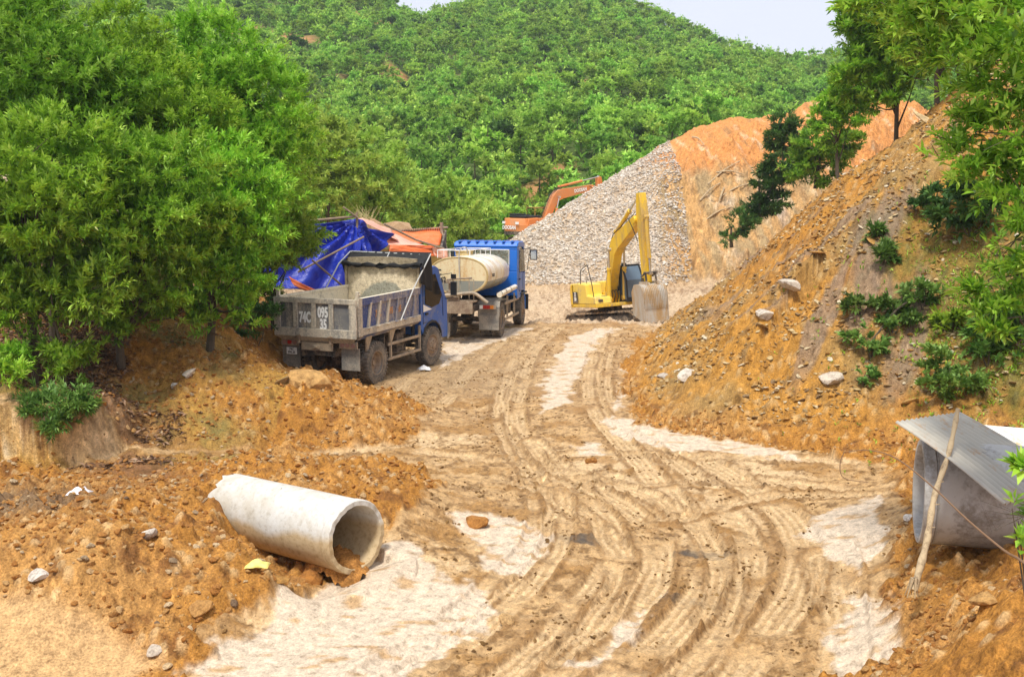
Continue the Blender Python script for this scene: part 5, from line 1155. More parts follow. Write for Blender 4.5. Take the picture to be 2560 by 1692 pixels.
# ================================================================ TANK TRUCK
def tank_truck():
    T = empty('tank_truck', (-1.36, 31.9, .02), (0, R(2.0), 0), 'blue water tank truck with rust-stained cream oval tank parked ahead of the dump truck', 'truck')
    T.rotation_euler = Euler((0, R(1.9), math.atan2(.985, .174)))
    for s in (-1, 1):
        wheel(T, 0, s * .93, .52, .52, .28, s, True); wheel(T, 0, s * .60, .52, .52, .28, s, True); wheel(T, 4.0, s * .92, .52, .52, .28, s)
    MB().cyl((0, -.8, .52), (0, .8, .52), .08).cyl((4.0, -.8, .5), (4.0, .8, .5), .06).build('axle', M_CHASSIS, T)
    ch = MB()
    for s in (-1, 1): ch.bb(-1.5, 4.6, s * .42 - .04, s * .42 + .04, .85, 1.05)
    for x in (-1.4, 0, 1, 2, 3): ch.bb(x - .05, x + .05, -.4, .4, .86, 1.04)
    ch.bb(2.6, 4.4, -.4, .4, .55, 1.0); ch.build('chassis', M_CHASSIS, T, bevel=.01)
    # tank
    a, bz, zc, y0 = .92, .56, 1.93, .04; X0, X1 = -1.25, 2.35
    def ring(x, sc, n=48, oct_=0.0):
        pts = []
        for i in range(n):
            t = 2 * math.pi * i / n; cx, sz = math.cos(t), math.sin(t)
            e = 2.25; px_ = math.copysign(abs(cx) ** (2 / e), cx); pz = math.copysign(abs(sz) ** (2 / e), sz)
            pts.append((x, y0 + a * sc * px_, zc + bz * sc * pz))
        return pts
    secs = [ring(X0 - .04, .93), ring(X0 - .0, .97), ring(X0, 1.0), ring(X0 + 1.2, 1.0), ring(X0 + 2.4, 1.0), ring(X1 - .1, 1.0), ring(X1, .93), ring(X1 + .08, .8)]
    b = MB(); n = 48; b.v = [p for s_ in secs for p in s_]
    for k in range(len(secs) - 1):
        for i in range(n): b.f.append((k * n + i, k * n + (i + 1) % n, (k + 1) * n + (i + 1) % n, (k + 1) * n + i))
    b.f += [tuple(range(n)), tuple(range(7 * n, 8 * n))]
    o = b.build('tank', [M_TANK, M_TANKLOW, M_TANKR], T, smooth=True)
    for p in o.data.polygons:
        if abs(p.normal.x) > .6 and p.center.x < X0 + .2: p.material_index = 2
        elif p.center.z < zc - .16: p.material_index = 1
    # the end plate: upper cream, lower grey, split at the paint line
    e1 = MB(); e2 = MB(); rp = ring(X0 - .052, .90); up = [p for p in rp if p[2] >= zc - .16]; 
    up.sort(key=lambda p: math.atan2(p[2] - zc, p[1] - y0) % (2 * math.pi) if math.atan2(p[2] - zc, p[1] - y0) > -1.57 else math.atan2(p[2] - zc, p[1] - y0) + 2 * math.pi)
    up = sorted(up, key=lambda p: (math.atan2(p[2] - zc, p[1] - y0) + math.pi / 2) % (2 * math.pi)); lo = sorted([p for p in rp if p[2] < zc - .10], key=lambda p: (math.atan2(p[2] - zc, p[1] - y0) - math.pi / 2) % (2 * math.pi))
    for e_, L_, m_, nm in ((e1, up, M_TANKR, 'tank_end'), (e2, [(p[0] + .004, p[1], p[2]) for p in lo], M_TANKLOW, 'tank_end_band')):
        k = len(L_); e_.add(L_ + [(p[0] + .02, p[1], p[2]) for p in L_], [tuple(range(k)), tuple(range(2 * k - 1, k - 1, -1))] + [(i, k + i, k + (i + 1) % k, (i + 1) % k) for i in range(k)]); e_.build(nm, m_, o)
    rim = MB(); rr_ = ring(X0 - .03, .965); rim.tube(rr_ + [rr_[0]], .028, 6); rim.build('tank_rim', M_TANKRIM, T, smooth=True)
    bands = MB()
    for x in (X0 + 1.2, X0 + 2.4):
        q = ring(x, 1.004); bands.tube(q + [q[0]], .008, 4)
    bands.build('tank_seam', M_TANKRIM, T)
    lettering('lettering', 'C', .24, M_INK, o, (X0 - .062, .62, 2.02), (0, -1, 0), (0, 0, 1), .008, .75); lettering('lettering', '62', .22, M_INK, o, (X0 - .062, .50, 1.80), (0, -1, 0), (0, 0, 1), .008, .75)
    lettering('lettering', '74C-062', .13, M_INK, o, (X0 + .75, y0 - a - .003, 1.92), (1, 0, 0), (0, 0, 1), .002, .8)
    # hatch, hatch collar, roof rails
    MB().cyl((.9, .35, 2.46), (.9, .35, 2.60), .28, n=24).cyl((.9, .35, 2.60), (.9, .35, 2.64), .31, n=24).build('hatch', M_TANKRIM, T, smooth=True)
    rl = MB()
    for y in (-.25, .75):
        rl.tube([(-1.0, y, 2.45), (-1.0, y, 2.68), (2.2, y, 2.68), (2.2, y, 2.45)], .013, 6)
        for x in (-.2, .6, 1.4): rl.tube([(x, y, 2.45), (x, y, 2.68)], .01, 5)
    for x in (-1.0, 2.2): rl.tube([(x, -.25, 2.68), (x, .75, 2.68)], .012, 6)
    rl.build('roof_rail', M_WHITE, T, smooth=True)
    MB().tube(smooth_path([(X0 - .12, -.02, 1.85), (X0 - .12, 0, 2.5), (X0 - .1, -.04, 2.72), (X0 - .0, -.18, 2.78), (X0 + .1, -.22, 2.6)], 4), .016, 6).build('vent_hose', M_STEEL, T, smooth=True)
    # rear platform with valve, spray pipe, ladder
    MB().bb(-1.75, -1.25, -.55, .85, 1.16, 1.20).bb(-1.76, -1.72, -.50, .85, .82, 1.17).build('rear_platform', M_RIM, T, bevel=.01)
    MB().tube(smooth_path([(-1.8, .75, 1.36), (-1.8, .2, 1.37), (-1.8, -.35, 1.44), (-1.78, -.6, 1.42), (-1.75, -.95, 1.16)], 4), .05, 10).build('spray_pipe', M_RAIL, T, smooth=True)
    pm = MB().cyl((-1.6, .22, 1.2), (-1.6, .22, 1.75), .045).cyl((-1.6, .22, 1.42), (-1.6, .22, 1.5), .11).cyl((-1.6, .22, 1.28), (-1.6, .22, 1.34), .10).tube([(-1.6, .32, 1.82), (-1.6, -.12, 1.86), (-1.6, -.45, 1.88)], .028, 6).cyl((-1.6, .22, 1.72), (-1.6, .22, 1.78), .13)
    pm.box((-1.6, .1, 1.25), (.25, .3, .12)); pm.build('pump_valve', M_RIM, T, smooth=True)
    ld = MB()
    for y in (.4, -.05, -.38, -.52): ld.tube([(-1.68, y, 1.2), (-1.68, y, 1.84)], .013, 5)
    ld.tube([(-1.68, .4, 1.5), (-1.68, -.05, 1.5)], .01, 5).tube([(-1.68, -.38, 1.84), (-1.68, -.52, 1.84)], .012, 5); ld.build('ladder', M_RAIL, T, smooth=True)
    # hose pipe along the side
    MB().cyl((-.55, -1.08, 1.32), (2.35, -1.06, 1.40), .085, n=14).build('hose_tube', M_TANK, T, smooth=True)
    st = MB()
    for x in (-.5, .3, 1.2, 2.2): st.lathe([(x - .02, .09), (x - .02, .098), (x + .02, .098), (x + .02, .09)], 14, axis='x')
    st.v = [(x, y - 1.07, z + 1.36) for x, y, z in st.v]; st.build('hose_clamp', M_BLACK, T)
    for s in (-1, 1):
        g = MB(); P = [(-.64, .62), (-.63, .95), (-.52, 1.12), (.50, 1.14), (.56, 1.08)]
        for i in range(len(P) - 1):
            (xa, za), (xb, zb) = P[i], P[i + 1]; yo, yi = s * 1.1, s * .42
            g.add([(xa, yo, za), (xb, yo, zb), (xb, yi, zb), (xa, yi, za), (xa + .01, yo, za + .012), (xb + .01, yo, zb + .012), (xb + .01, yi, zb + .012), (xa + .01, yi, za + .012)], [(0, 1, 2, 3), (7, 6, 5, 4), (0, 4, 5, 1), (2, 6, 7, 3), (1, 5, 6, 2), (3, 7, 4, 0)])
        g.build('mudguard', M_FLAP, T)
        MB().box((-.66, s * .78, .48), (.02, .62, .46)).build('mud_flap', M_FLAP, T)
        lm = MB().bb(-.78, -.70, min(s * .52, s * 1.0), max(s * .52, s * 1.0), .90, 1.02).build('lamp_bar', M_RAIL, T)
        for k, mt in enumerate((M_WHITE, M_RED, M_RED, M_AMBER)):
            yy = s * (.56 + .11 * k); MB().bb(-.80, -.78, yy - .052, yy + .052, .905, 1.015).build('tail_lamp', mt, lm)
        r = MB().bb(.7, 3.3, s * 1.02 - .02, s * 1.02 + .02, .92, 1.0).bb(.7, 3.3, s * 1.02 - .02, s * 1.02 + .02, .42, .50)
        for x in (1.1, 2.4): r.bb(x, x + .06, s * 1.02 - .025, s * 1.02 + .025, .42, 1.2)
        r.build('side_guard', M_RAIL, T, bevel=.008)
        MB().bb(1.4, 2.2, min(s * .5, s * .95), max(s * .5, s * .95), .55, 1.0).build('tool_box', M_CHASSIS, T, bevel=.03)
    # cab as a shell you can look through
    x0, x1 = 2.62, 4.35; H = 2.86; W = 1.08
    c = MB(); b0 = 1.08
    c.bb(x0, x0 + .05, -W, W, b0, 1.9)                                   # rear wall below the window
    c.bb(x0, x0 + .05, -W, -W + .26, 1.9, 2.62); c.bb(x0, x0 + .05, W - .30, W, 1.9, 2.62); c.bb(x0, x0 + .05, -W, W, 2.62, 2.72)
    for s in (-1, 1):
        c.prism([(x0 + .05, b0 - .1), (x0 + .05, 2.70), (x0 + .42, 2.72), (x0 + .42, 1.85), (x1 - .02, 1.80), (x1, b0 - .1), (x1 - .14, b0 - .1), (x1 - .2, 1.15), (x1 - .35, 1.2), (x0 + .9, 1.2), (x0 + .7, b0 - .1)], *(sorted((s * W, s * (W - .05)))))
        c.prism([(x0 + 1.3, 2.66), (x0 + 1.4, 2.70), (x1 - .02, 1.82), (x1 - .12, 1.80)], *(sorted((s * W, s * (W - .07)))))
    c.bb(x0 + .05, x1, -W + .05, W - .05, b0 + .1, b0 + .16); c.bb(x1 - .06, x1, -W, W, b0 - .2, 1.82)
    body = c.build('cab', M_BLUE2, T, bevel=.02)
    rf = MB(); rf.prism([(x0 - .04, 2.72), (x0 + .02, 2.84), (x0 + .3, 2.90), (x0 + 1.1, 2.90), (x0 + 1.42, 2.80), (x0 + 1.46, 2.68)], -W - .02, W + .02)
    for k in range(7): y = -.9 + .3 * k; rf.bb(x0 - .045, x0 + 1.1, y - .05, y + .05, 2.86, 2.93)
    rf.build('roof', M_BLUE2, body, bevel=.05)
    MB().tube([(x0 - .01, -.80, 1.95), (x0 - .01, -.80, 2.62), (x0 - .01, .76, 2.62), (x0 - .01, .76, 1.95)], .015, 6).build('window_seal', M_WHITE, body)
    MB().bb(x0 + .02, x0 + .03, -.82, .78, 1.9, 2.62).build('rear_window', M_GLASS, body)
    MB().add([(x0 + 1.38, -W + .07, 2.66), (x0 + 1.38, W - .07, 2.66), (x1 - .06, W - .07, 1.82), (x1 - .06, -W + .07, 1.82)], [(0, 1, 2, 3)]).build('windscreen', M_GLASS, body)
    for s in (-1, 1):
        y = s * (W + .002); g = MB(); q = [(x0 + .44, 1.87), (x0 + .44, 2.66), (x0 + 1.28, 2.64), (x1 - .12, 1.84)]
        g.add([(x, y, z) for x, z in q] + [(x, y + s * .01, z) for x, z in q], [(0, 1, 2, 3), (7, 6, 5, 4)] + [(i, 4 + i, 4 + (i + 1) % 4, (i + 1) % 4) for i in range(4)]); g.build('side_window', M_GLASSD, body)
        MB().tube([(x0 + .38, y, 2.6), (x0 + .38, y, 1.3), (x0 + .5, y, 1.2), (x0 + .9, y, 1.22)], .01, 4).tube([(x0 + 1.2, y + s * .0, 1.25), (x0 + 1.2, y, 1.8)], .008, 4).box((x0 + .5, s * (W + .02), 1.62), (.14, .03, .04)).build('door_trim', M_BLACK, body)
        m2 = MB().tube([(x1 - .5, s * W, 2.62), (x1 - .3, s * (W + .2), 2.66), (x1 - .28, s * (W + .22), 2.5)], .016, 5).tube([(x1 - .28, s * (W + .22), 2.7), (x1 - .2, s * (W + .10), 1.9)], .012, 5).box((x1 - .28, s * (W + .34), 2.42), (.06, .24, .36)); mo = m2.build('mirror', M_BLACK, body, bevel=.015)
        MB().box((x1 - .315, s * (W + .34), 2.42), (.012, .19, .30)).build('mirror_glass', M_MIRROR, body)
        MB().bb(3.35, 4.55, min(s * .95, s * 1.12), max(s * .95, s * 1.12), 1.08, 1.14).box((4.58, s * 1.1, .75), (.05, .12, .55)).build('fender', M_BLACK, T, bevel=.02)
    MB().bb(x1, x1 + .15, -W, W, .5, .95).build('bumper', M_BLUE2, T, bevel=.03)
    MB().box((x0 + .75, -.45, 1.75), (.14, .5, .75)).box((x0 + .95, -.45, 1.42), (.5, .5, .14)).box((x0 + .75, .45, 1.7), (.14, .5, .6)).build('seat', M_BLACK, T, bevel=.04)
tank_truck()

# ================================================================ EXCAVATORS
def plate_path(b, P, widths, y0, y1):
    """box-section arm along (x,z) points with a depth at each"""
    up, dn = [], []
    for i, (x, z) in enumerate(P):
        a = Vector(P[max(i - 1, 0)]); c = Vector(P[min(i + 1, len(P) - 1)]); d = (c - a).normalized(); n = Vector((-d.y, d.x)); w_ = widths[i] / 2
        up.append((x + n.x * w_, z + n.y * w_)); dn.append((x - n.x * w_, z - n.y * w_))
    for i in range(len(P) - 1):
        q = [up[i], up[i + 1], dn[i + 1], dn[i]]
        b.add([(x, y0, z) for x, z in q] + [(x, y1, z) for x, z in q], [(0, 1, 2, 3), (7, 6, 5, 4), (0, 4, 5, 1), (2, 6, 7, 3)] + ([(3, 7, 4, 0)] if i == 0 else []) + ([(1, 5, 6, 2)] if i == len(P) - 2 else []))
def excavator(name, loc, rot, label, paint, paint2, foot, bend, tip, stick_top, stick_end, under_yaw, bucket=True, cabmat=None, s=1.0, rail=True, words=None, old=False):
    T = empty(name, loc, rot, label, 'excavator'); T.scale = (s,) * 3
    U = empty('undercarriage', (0, 0, 0), (0, 0, under_yaw)); U.parent = T
    for sd in (-1, 1):
        L, hh = 1.4, .33; tr = MB(); path = []
        for i in range(13): t = math.pi / 2 + math.pi * i / 12; path.append((-L + hh * math.cos(t), hh + hh * math.sin(t)))
        for i in range(13): t = -math.pi / 2 + math.pi * i / 12; path.append((L + hh * math.cos(t), hh + hh * math.sin(t)))
        path.append(path[0]); pts = []
        tot = 0; segs = []
        for a_, c_ in zip(path[:-1], path[1:]): l = math.dist(a_, c_); segs.append((a_, c_, l, tot)); tot += l
        ns = 44
        for k in range(ns):
            q = tot * k / ns
            for a_, c_, l, st in segs:
                if st <= q < st + l: t = (q - st) / l; px_ = a_[0] + (c_[0] - a_[0]) * t; pz = a_[1] + (c_[1] - a_[1]) * t; an = math.atan2(c_[1] - a_[1], c_[0] - a_[0]); break
            tr.box((px_, sd * .92, pz), (tot / ns * .9, .46, .045), (0, -an, 0)); nx, nz = math.sin(an), -math.cos(an)
            tr.box((px_ + nx * .035, sd * .92, pz + nz * .035), (.02, .46, .05), (0, -an, 0))
        to = tr.build('track', M_SHOE, U)
        fr = MB().bb(-L, L, sd * .92 - .14, sd * .92 + .14, .2, .52)
        for x in (-L, L): fr.cyl((x, sd * .92 - .1, hh), (x, sd * .92 + .1, hh), .30, n=18)
        for k in range(6): x = -1.2 + .48 * k; fr.cyl((x, sd * .92 - .16, .14), (x, sd * .92 + .16, .14), .09, n=10)
        fr.build('track_frame', M_CHASSIS, U)
    MB().bb(-.7, .7, -.7, .7, .35, .7).cyl((0, 0, .7), (0, 0, .92), .55, n=28).build('turntable', M_CHASSIS, U)
    # upper works
    hs = MB().bb(-1.9, 1.25, -1.15, 1.15, .92, 1.06); hs.bb(-1.0, .35, .2, 1.13, 1.06, 1.75); hs.build('deck', paint, T, bevel=.02)
    rt = MB().prism([(-.9, 1.06), (-.9, 2.0), (.15, 1.95), (.2, 1.45), (1.15, 1.38), (1.25, 1.06)], -1.15, -.38).build('side_housing', paint2, T, bevel=.05)
    if not old:
        MB().bb(-1.55, -.95, -1.157, -1.15, 1.12, 1.62).build('name_panel', M_CHASSIS, T)
        MB().bb(1.18, 1.262, -1.0, -.8, 1.18, 1.27).bb(.95, 1.05, -.75, -.5, 1.385, 1.41).build('work_lamp', M_CHASSIS, rt)
    MB().prism([(-2.0, 1.06), (-2.0, 1.98), (-.9, 2.02), (-.9, 1.06)], -1.1, 1.1).build('engine_hood', paint2, T, bevel=.06)
    cw = MB(); n = 14; pts = []
    for i in range(n + 1): y = -1.15 + 2.3 * i / n; pts.append((-2.35 + .45 * (abs(y) / 1.15) ** 3, y))
    vs = [(x, y, .90) for x, y in pts] + [(x - .03, y, 1.55) for x, y in pts] + [(x + .10, y, 1.95) for x, y in pts] + [(-1.6, y, .90) for x, y in pts] + [(-1.6, y, 1.95) for x, y in pts]; m_ = n + 1; fs = []
    for i in range(n): fs += [(i, i + 1, m_ + i + 1, m_ + i), (m_ + i, m_ + i + 1, 2 * m_ + i + 1, 2 * m_ + i), (2 * m_ + i, 2 * m_ + i + 1, 4 * m_ + i + 1, 4 * m_ + i), (3 * m_ + i, i, i + 1, 3 * m_ + i + 1)]
    fs += [(0, m_, 2 * m_, 4 * m_, 3 * m_), (n, 3 * m_ + n, 4 * m_ + n, 2 * m_ + n, m_ + n)]; cw.add(vs, fs)
    cwo = cw.build('counterweight', paint, T, bevel=.03)
    if old:
        MB().add([(x - .012, y, z) for x, y in pts for z in (.90, 1.14)] , [(2 * i, 2 * i + 2, 2 * i + 3, 2 * i + 1) for i in range(n)]).build('grime_band', M_CHASSIS, cwo)
        MB().bb(-2.40, -2.36, -.75, -.45, 1.6, 1.76).bb(-2.3, -2.2, .7, .95, 1.62, 1.78).build('reflector', M_WHITE, cwo)
        MB().cyl((-1.4, -.5, 2.0), (-1.4, -.5, 2.22), .14).bb(-1.9, -.6, -.95, .7, 2.0, 2.16).cyl((-1.0, .3, 2.0), (-1.0, .3, 2.26), .2).bb(-1.8, -1.3, .1, .8, 2.1, 2.28).build('engine_parts', M_BLACK, T, bevel=.03)
    # cab
    cm = cabmat or M_BLACK; cx0, cx1, cy0, cy1, cz0, cz1 = .05, 1.42, .26, 1.12, 1.06, 2.62
    c = MB(); t = .06
    prof = [(cx0, cz0), (cx0, cz1), (cx1 - .35, cz1), (cx1, 2.0), (cx1, cz0)]
    for y in (cy0, cy1 - t):
        for (xa, za), (xb, zb) in (((cx0, cz0), (cx0, cz1)), ((cx0, cz1), (cx1 - .35, cz1)), ((cx1 - .35, cz1), (cx1, 2.0)), ((cx1, 2.0), (cx1, cz0)), ((cx0 + .65, cz0), (cx0 + .65, cz1))):
            c.tube([(xa, y + t / 2, za), (xb, y + t / 2, zb)], .045, 6)
    c.bb(cx0, cx1 - .33, cy0, cy1, cz1 - .02, cz1 + .06); c.bb(cx0, cx1, cy0, cy1, cz0, cz0 + .1); c.bb(cx0, cx0 + .05, cy0, cy1, cz0, 1.75); c.bb(cx1 - .03, cx1 + .02, cy0, cy1, cz0, 1.25)
    c.bb(cx0 + .05, cx1, cy1 - .05, cy1, cz0, 1.55)
    co = c.build('cab', cm, T, bevel=.008)
    g = MB().add([(x, y, z) for y in (cy0 + .04, cy1 - .04) for x, z in prof], [(0, 1, 2, 3, 4), (9, 8, 7, 6, 5), (0, 5, 6, 1), (2, 7, 8, 3), (3, 8, 9, 4)]); g.build('cab_glass', M_GLASS if old else M_GLASSG, co)
    MB().box((.55, .7, 1.55), (.35, .45, .3)).box((.4, .7, 1.95), (.12, .42, .55)).build('seat', M_BLACK, T, bevel=.03)
    if not old:
        MB().tube([(1.2, 1.15, 2.3), (1.35, 1.35, 2.3), (1.35, 1.35, 2.0)], .015, 5).box((1.35, 1.36, 1.95), (.06, .16, .28)).build('mirror', M_BLACK, co)
        MB().tube([(cx0 + .1, cy0 + .1, cz1 + .05), (cx0 + .1, cy0 + .1, cz1 + .12), (cx1 - .5, cy0 + .1, cz1 + .12)], .012, 5).box((.8, .5, cz1 + .1), (.12, .2, .08)).build('roof_lamp', M_BLACK, co)
    # boom
    yc = -.02; fx, fz = foot; bx, bz_ = bend; tx, tz = tip
    def lerp2(a, b_, t): return (a[0] + (b_[0] - a[0]) * t, a[1] + (b_[1] - a[1]) * t)
    low = lerp2(foot, bend, .55); k1 = lerp2(foot, bend, .88); k2 = lerp2(bend, tip, .16)
    B = MB(); plate_path(B, [foot, lerp2(foot, bend, .3), k1, (lerp2(k1, k2, .5)[0] * .5 + bx * .5, lerp2(k1, k2, .5)[1] * .5 + bz_ * .5), k2, lerp2(bend, tip, .55), tip], [.38, .48, .62, .70, .66, .54, .40], yc - .19, yc + .19)
    B.cyl((tx, yc - .26, tz), (tx, yc + .26, tz), .15); B.cyl((fx, yc - .3, fz), (fx, yc + .3, fz), .14)
    bo = B.build('boom', paint, T, bevel=.02)
    # stick: stick_top is its tail, the pivot near the tip, stick_end its lower end
    sp = tip; d = (Vector(stick_end) - Vector(stick_top)).normalized()
    A = MB(); off = Vector((-d.y, d.x)) * .0
    m1 = lerp2(stick_top, stick_end, .24); plate_path(A, [stick_top, lerp2(stick_top, stick_end, .1), m1, lerp2(stick_top, stick_end, .6), stick_end], [.28, .42, .56, .40, .28], yc - .16, yc + .16)
    so = A.build('stick', paint, T, bevel=.02)
    def ram(p0, p1, y, r=.085, frac=.6, name='cylinder', mt=None):
        a, b_ = Vector((p0[0], y, p0[1])), Vector((p1[0], y, p1[1])); m = a.lerp(b_, frac)
        o = MB().cyl(a, m, r, n=14).cyl(a.lerp(b_, frac - .03), a.lerp(b_, frac + .01), r * 1.18, n=14).cyl(a + Vector((0, -.1, 0)), a + Vector((0, .1, 0)), r * 1.1).build(name, mt or paint, T, smooth=True)
        MB().cyl(m, b_, r * .5, n=12).cyl(b_ + Vector((0, -.09, 0)), b_ + Vector((0, .09, 0)), r * .9).build('cylinder_rod', M_CHROME, o, smooth=True)
        return o
    at_b = lerp2(foot, bend, .92)
    for sd in (-1, 1): ram((fx + .72, fz - .12), (at_b[0] + .08, at_b[1] + .02), yc + sd * .36, .09, .62)
    n2 = (Vector(tip) - Vector(bend)).normalized(); nn = Vector((-n2.y, n2.x)); a0 = Vector(lerp2(bend, tip, .12)) + nn * .5
    ram(tuple(a0), stick_top, yc, .085, .55)
    hose = MB()
    for q in (-.12, .0, .12):
        hp = []
        for t in np.linspace(0, 1, 14):
            base_ = lerp2(foot, bend, t * 2) if t < .5 else lerp2(bend, tip, t * 2 - 1)
            dd = (Vector(bend) - Vector(foot)).normalized() if t < .5 else n2; w_ = .30 + .14 * math.sin(math.pi * t)
            hp.append((base_[0] - dd.y * w_ + 0, yc + q, base_[1] + dd.x * w_ + .03 * math.sin(t * 25)))
        hose.tube(hp, .018, 5)
    for q in (-.2, -.08, .08, .2):
        hose.tube(smooth_path([(fx + .5, yc + q, fz - .3), (fx + .75, yc + q, fz + .05), (fx + .55, yc + q, fz + .25), (fx + .15, yc + q, fz + .15)], 4), .022, 5)
    hose.tube(smooth_path([(tx - .5, yc + .25, tz + .1), (tx - .1, yc + .33, tz + .15), (tx + .15, yc + .28, tz - .35), (tx + .25, yc + .22, tz - .8)], 4), .02, 5)
    hose.tube(smooth_path([(tx - .5, yc - .25, tz + .1), (tx - .15, yc - .33, tz - .1), (tx + .15, yc - .28, tz - .6), (tx + .2, yc - .22, tz - .9)], 4), .02, 5)
    hose.build('hoses', M_BLACK, T, smooth=True)
    fk = MB()
    for sd in (-1, 1): fk.bb(fx - .25, fx + .3, yc + sd * .30 - .04, yc + sd * .30 + .04, .98, fz + .2); fk.bb(fx + .45, fx + .85, yc + sd * .36 - .05, yc + sd * .36 + .05, .98, fz - .0)
    fk.build('boom_bracket', paint, T, bevel=.01)
    if rail:
        MB().tube([(.95, -1.1, 1.38), (.9, -1.12, 1.9), (.55, -1.12, 2.75), (.45, -1.12, 2.82), (-.35, -1.12, 2.60), (-.5, -1.12, 2.1), (-.5, -1.12, 1.95)], .02, 6).build('handrail', M_BLACK, T, smooth=True)
        MB().tube([(-.3, -.9, 1.98), (-.1, -1.0, 2.2), (.05, -1.0, 2.3), (-.05, -.9, 2.12)], .014, 5).build('rear_mirror', M_BLACK, T, smooth=True)
    if bucket:
        ex, ez = stick_end
        ram((Vector(stick_top) + Vector((.33, -1.0)))[:], (ex + .38, ez + .38), yc, .08, .72, 'bucket_cylinder')
        MB().bb(ex - .06, ex + .06, yc - .24, yc - .17, ez - .1, ez + .2).add([], []).tube([(ex + .38, yc - .22, ez + .4), (ex + .45, yc - .22, ez - .15)], .045, 6).tube([(ex + .38, yc + .22, ez + .4), (ex + .45, yc + .22, ez - .15)], .045, 6).tube([(ex + .38, yc - .24, ez + .4), (ex, yc - .24, ez + .25)], .04, 6).tube([(ex + .38, yc + .24, ez + .4), (ex, yc + .24, ez + .25)], .04, 6).cyl((ex + .4, yc - .3, ez + .4), (ex + .4, yc + .3, ez + .4), .05).build('linkage', M_CHASSIS, T)
        # the bucket hangs with its curved back to the front and its teeth down and inward
        bw = .52; prof = []
        for i in range(15):
            t = math.radians(104 - i * 11.5); cc, ss = math.cos(t), math.sin(t); prof.append((ex + .10 + .62 * math.copysign(abs(cc) ** .6, cc), ez - .70 + .66 * math.copysign(abs(ss) ** .65, ss)))
        prof = prof[:12]; prof.append((prof[-1][0] - .02, ez - 1.62))
        inner = [(x - .045, z - .0) for x, z in prof]
        bk = MB()
        for i in range(len(prof) - 1):
            q = [prof[i], prof[i + 1], (prof[i + 1][0] - .05, prof[i + 1][1]), (prof[i][0] - .05, prof[i][1] - .03)]
            bk.add([(x, yc - bw, z) for x, z in q] + [(x, yc + bw, z) for x, z in q], [(0, 1, 2, 3), (7, 6, 5, 4), (0, 4, 5, 1), (1, 5, 6, 2), (2, 6, 7, 3), (3, 7, 4, 0)])
        for sd in (-1, 1):
            y = yc + sd * bw; q = prof + [(ex - .42, ez - 1.30), (ex - .45, ez - .35)]
            k = len(q); bk.add([(x, y - .02, z) for x, z in q] + [(x, y + .02, z) for x, z in q], [tuple(range(k)), tuple(range(2 * k - 1, k - 1, -1))] + [(i, k + i, k + (i + 1) % k, (i + 1) % k) for i in range(k)])
        for j in range(13):
            y = yc - bw + .06 + j * (2 * bw - .12) / 12
            for i in range(2, 11):
                (xa, za), (xb, zb) = prof[i], prof[i + 1]
                bk.add([(xa, y - .018, za), (xb, y - .018, zb), (xb, y + .018, zb), (xa, y + .018, za), (xa + .04, y - .014, za), (xb + .04, y - .014, zb), (xb + .04, y + .014, zb), (xa + .04, y + .014, za)], [(4, 5, 6, 7), (0, 4, 7, 3), (1, 2, 6, 5), (0, 1, 5, 4), (3, 7, 6, 2)])
        bk.bb(ex - .15, ex + .55, yc - .3, yc - .2, ez - .35, ez + .05).bb(ex - .15, ex + .55, yc + .2, yc + .3, ez - .35, ez + .05)
        bo_ = bk.build('bucket', M_BUCKET, T)
        te = MB(); px_, pz = prof[-1]
        for j in range(5): y = yc - bw + .12 + j * .25; te.box((px_ - .06, y, pz - .06), (.10, .11, .2), (0, R(30), 0))
        te.build('teeth', M_SHOE, bo_, bevel=.01)
    for (txt, size, org, xd_, yd_, par, bold) in (words or []):
        lettering('lettering', txt, size, M_WHITE, {'boom': bo, 'cw': cwo, 'body': T}[par], org, xd_, yd_, bold, .9)
    return T
def yaw_of(fx, fy): return math.atan2(fy, fx)
# yellow one: nose towards the camera and a little to the right, sitting in the dip before the gravel heap
YE = excavator('yellow_excavator', (4.48, 45.8, -1.5), Euler((R(3.5), R(-5.5), yaw_of(.29, -.957))), 'yellow crawler excavator resting its bucket on the track, facing the camera', M_YEL, M_YEL2,
          (.25, 1.35), (1.35, 3.55), (3.95, 4.5), (4.35, 5.55), (4.30, 1.90), R(40), words=[('PC', .2, (-1.25, -1.162, 1.5), (0, 0, -1), (1, 0, 0), 'body', .01), ('130', .2, (-1.25, -1.162, 1.28), (1, 0, 0), (0, 0, 1), 'body', .01)])
# orange one behind the heap, tail towards the camera, boom folded out to the right
ya = R(90 - 48)
OE = excavator('orange_excavator', (1.7, 69.2, .75), Euler((0, 0, ya)), 'weathered orange crawler excavator half hidden behind the pale gravel heap', M_ORG, M_ORG,
          (.4, 1.4), (1.7, 3.5), (5.2, 4.0), (5.9, 4.75), (6.4, 1.0), R(0), bucket=False, cabmat=M_BROWNC, s=1.0, rail=False, old=True,
          words=[('DOOSAN', .32, (3.9, -.23, 3.82), (1, 0, .13), (-.12, 0, 1), 'boom', .012), ('DOOSAN', .34, (-2.415, .15, 1.38), (0, -1, 0), (.06, 0, 1), 'cw', .01), ('DX', .24, (-1.2, -1.165, 1.25), (1, 0, 0), (0, 0, 1), 'body', .01)])
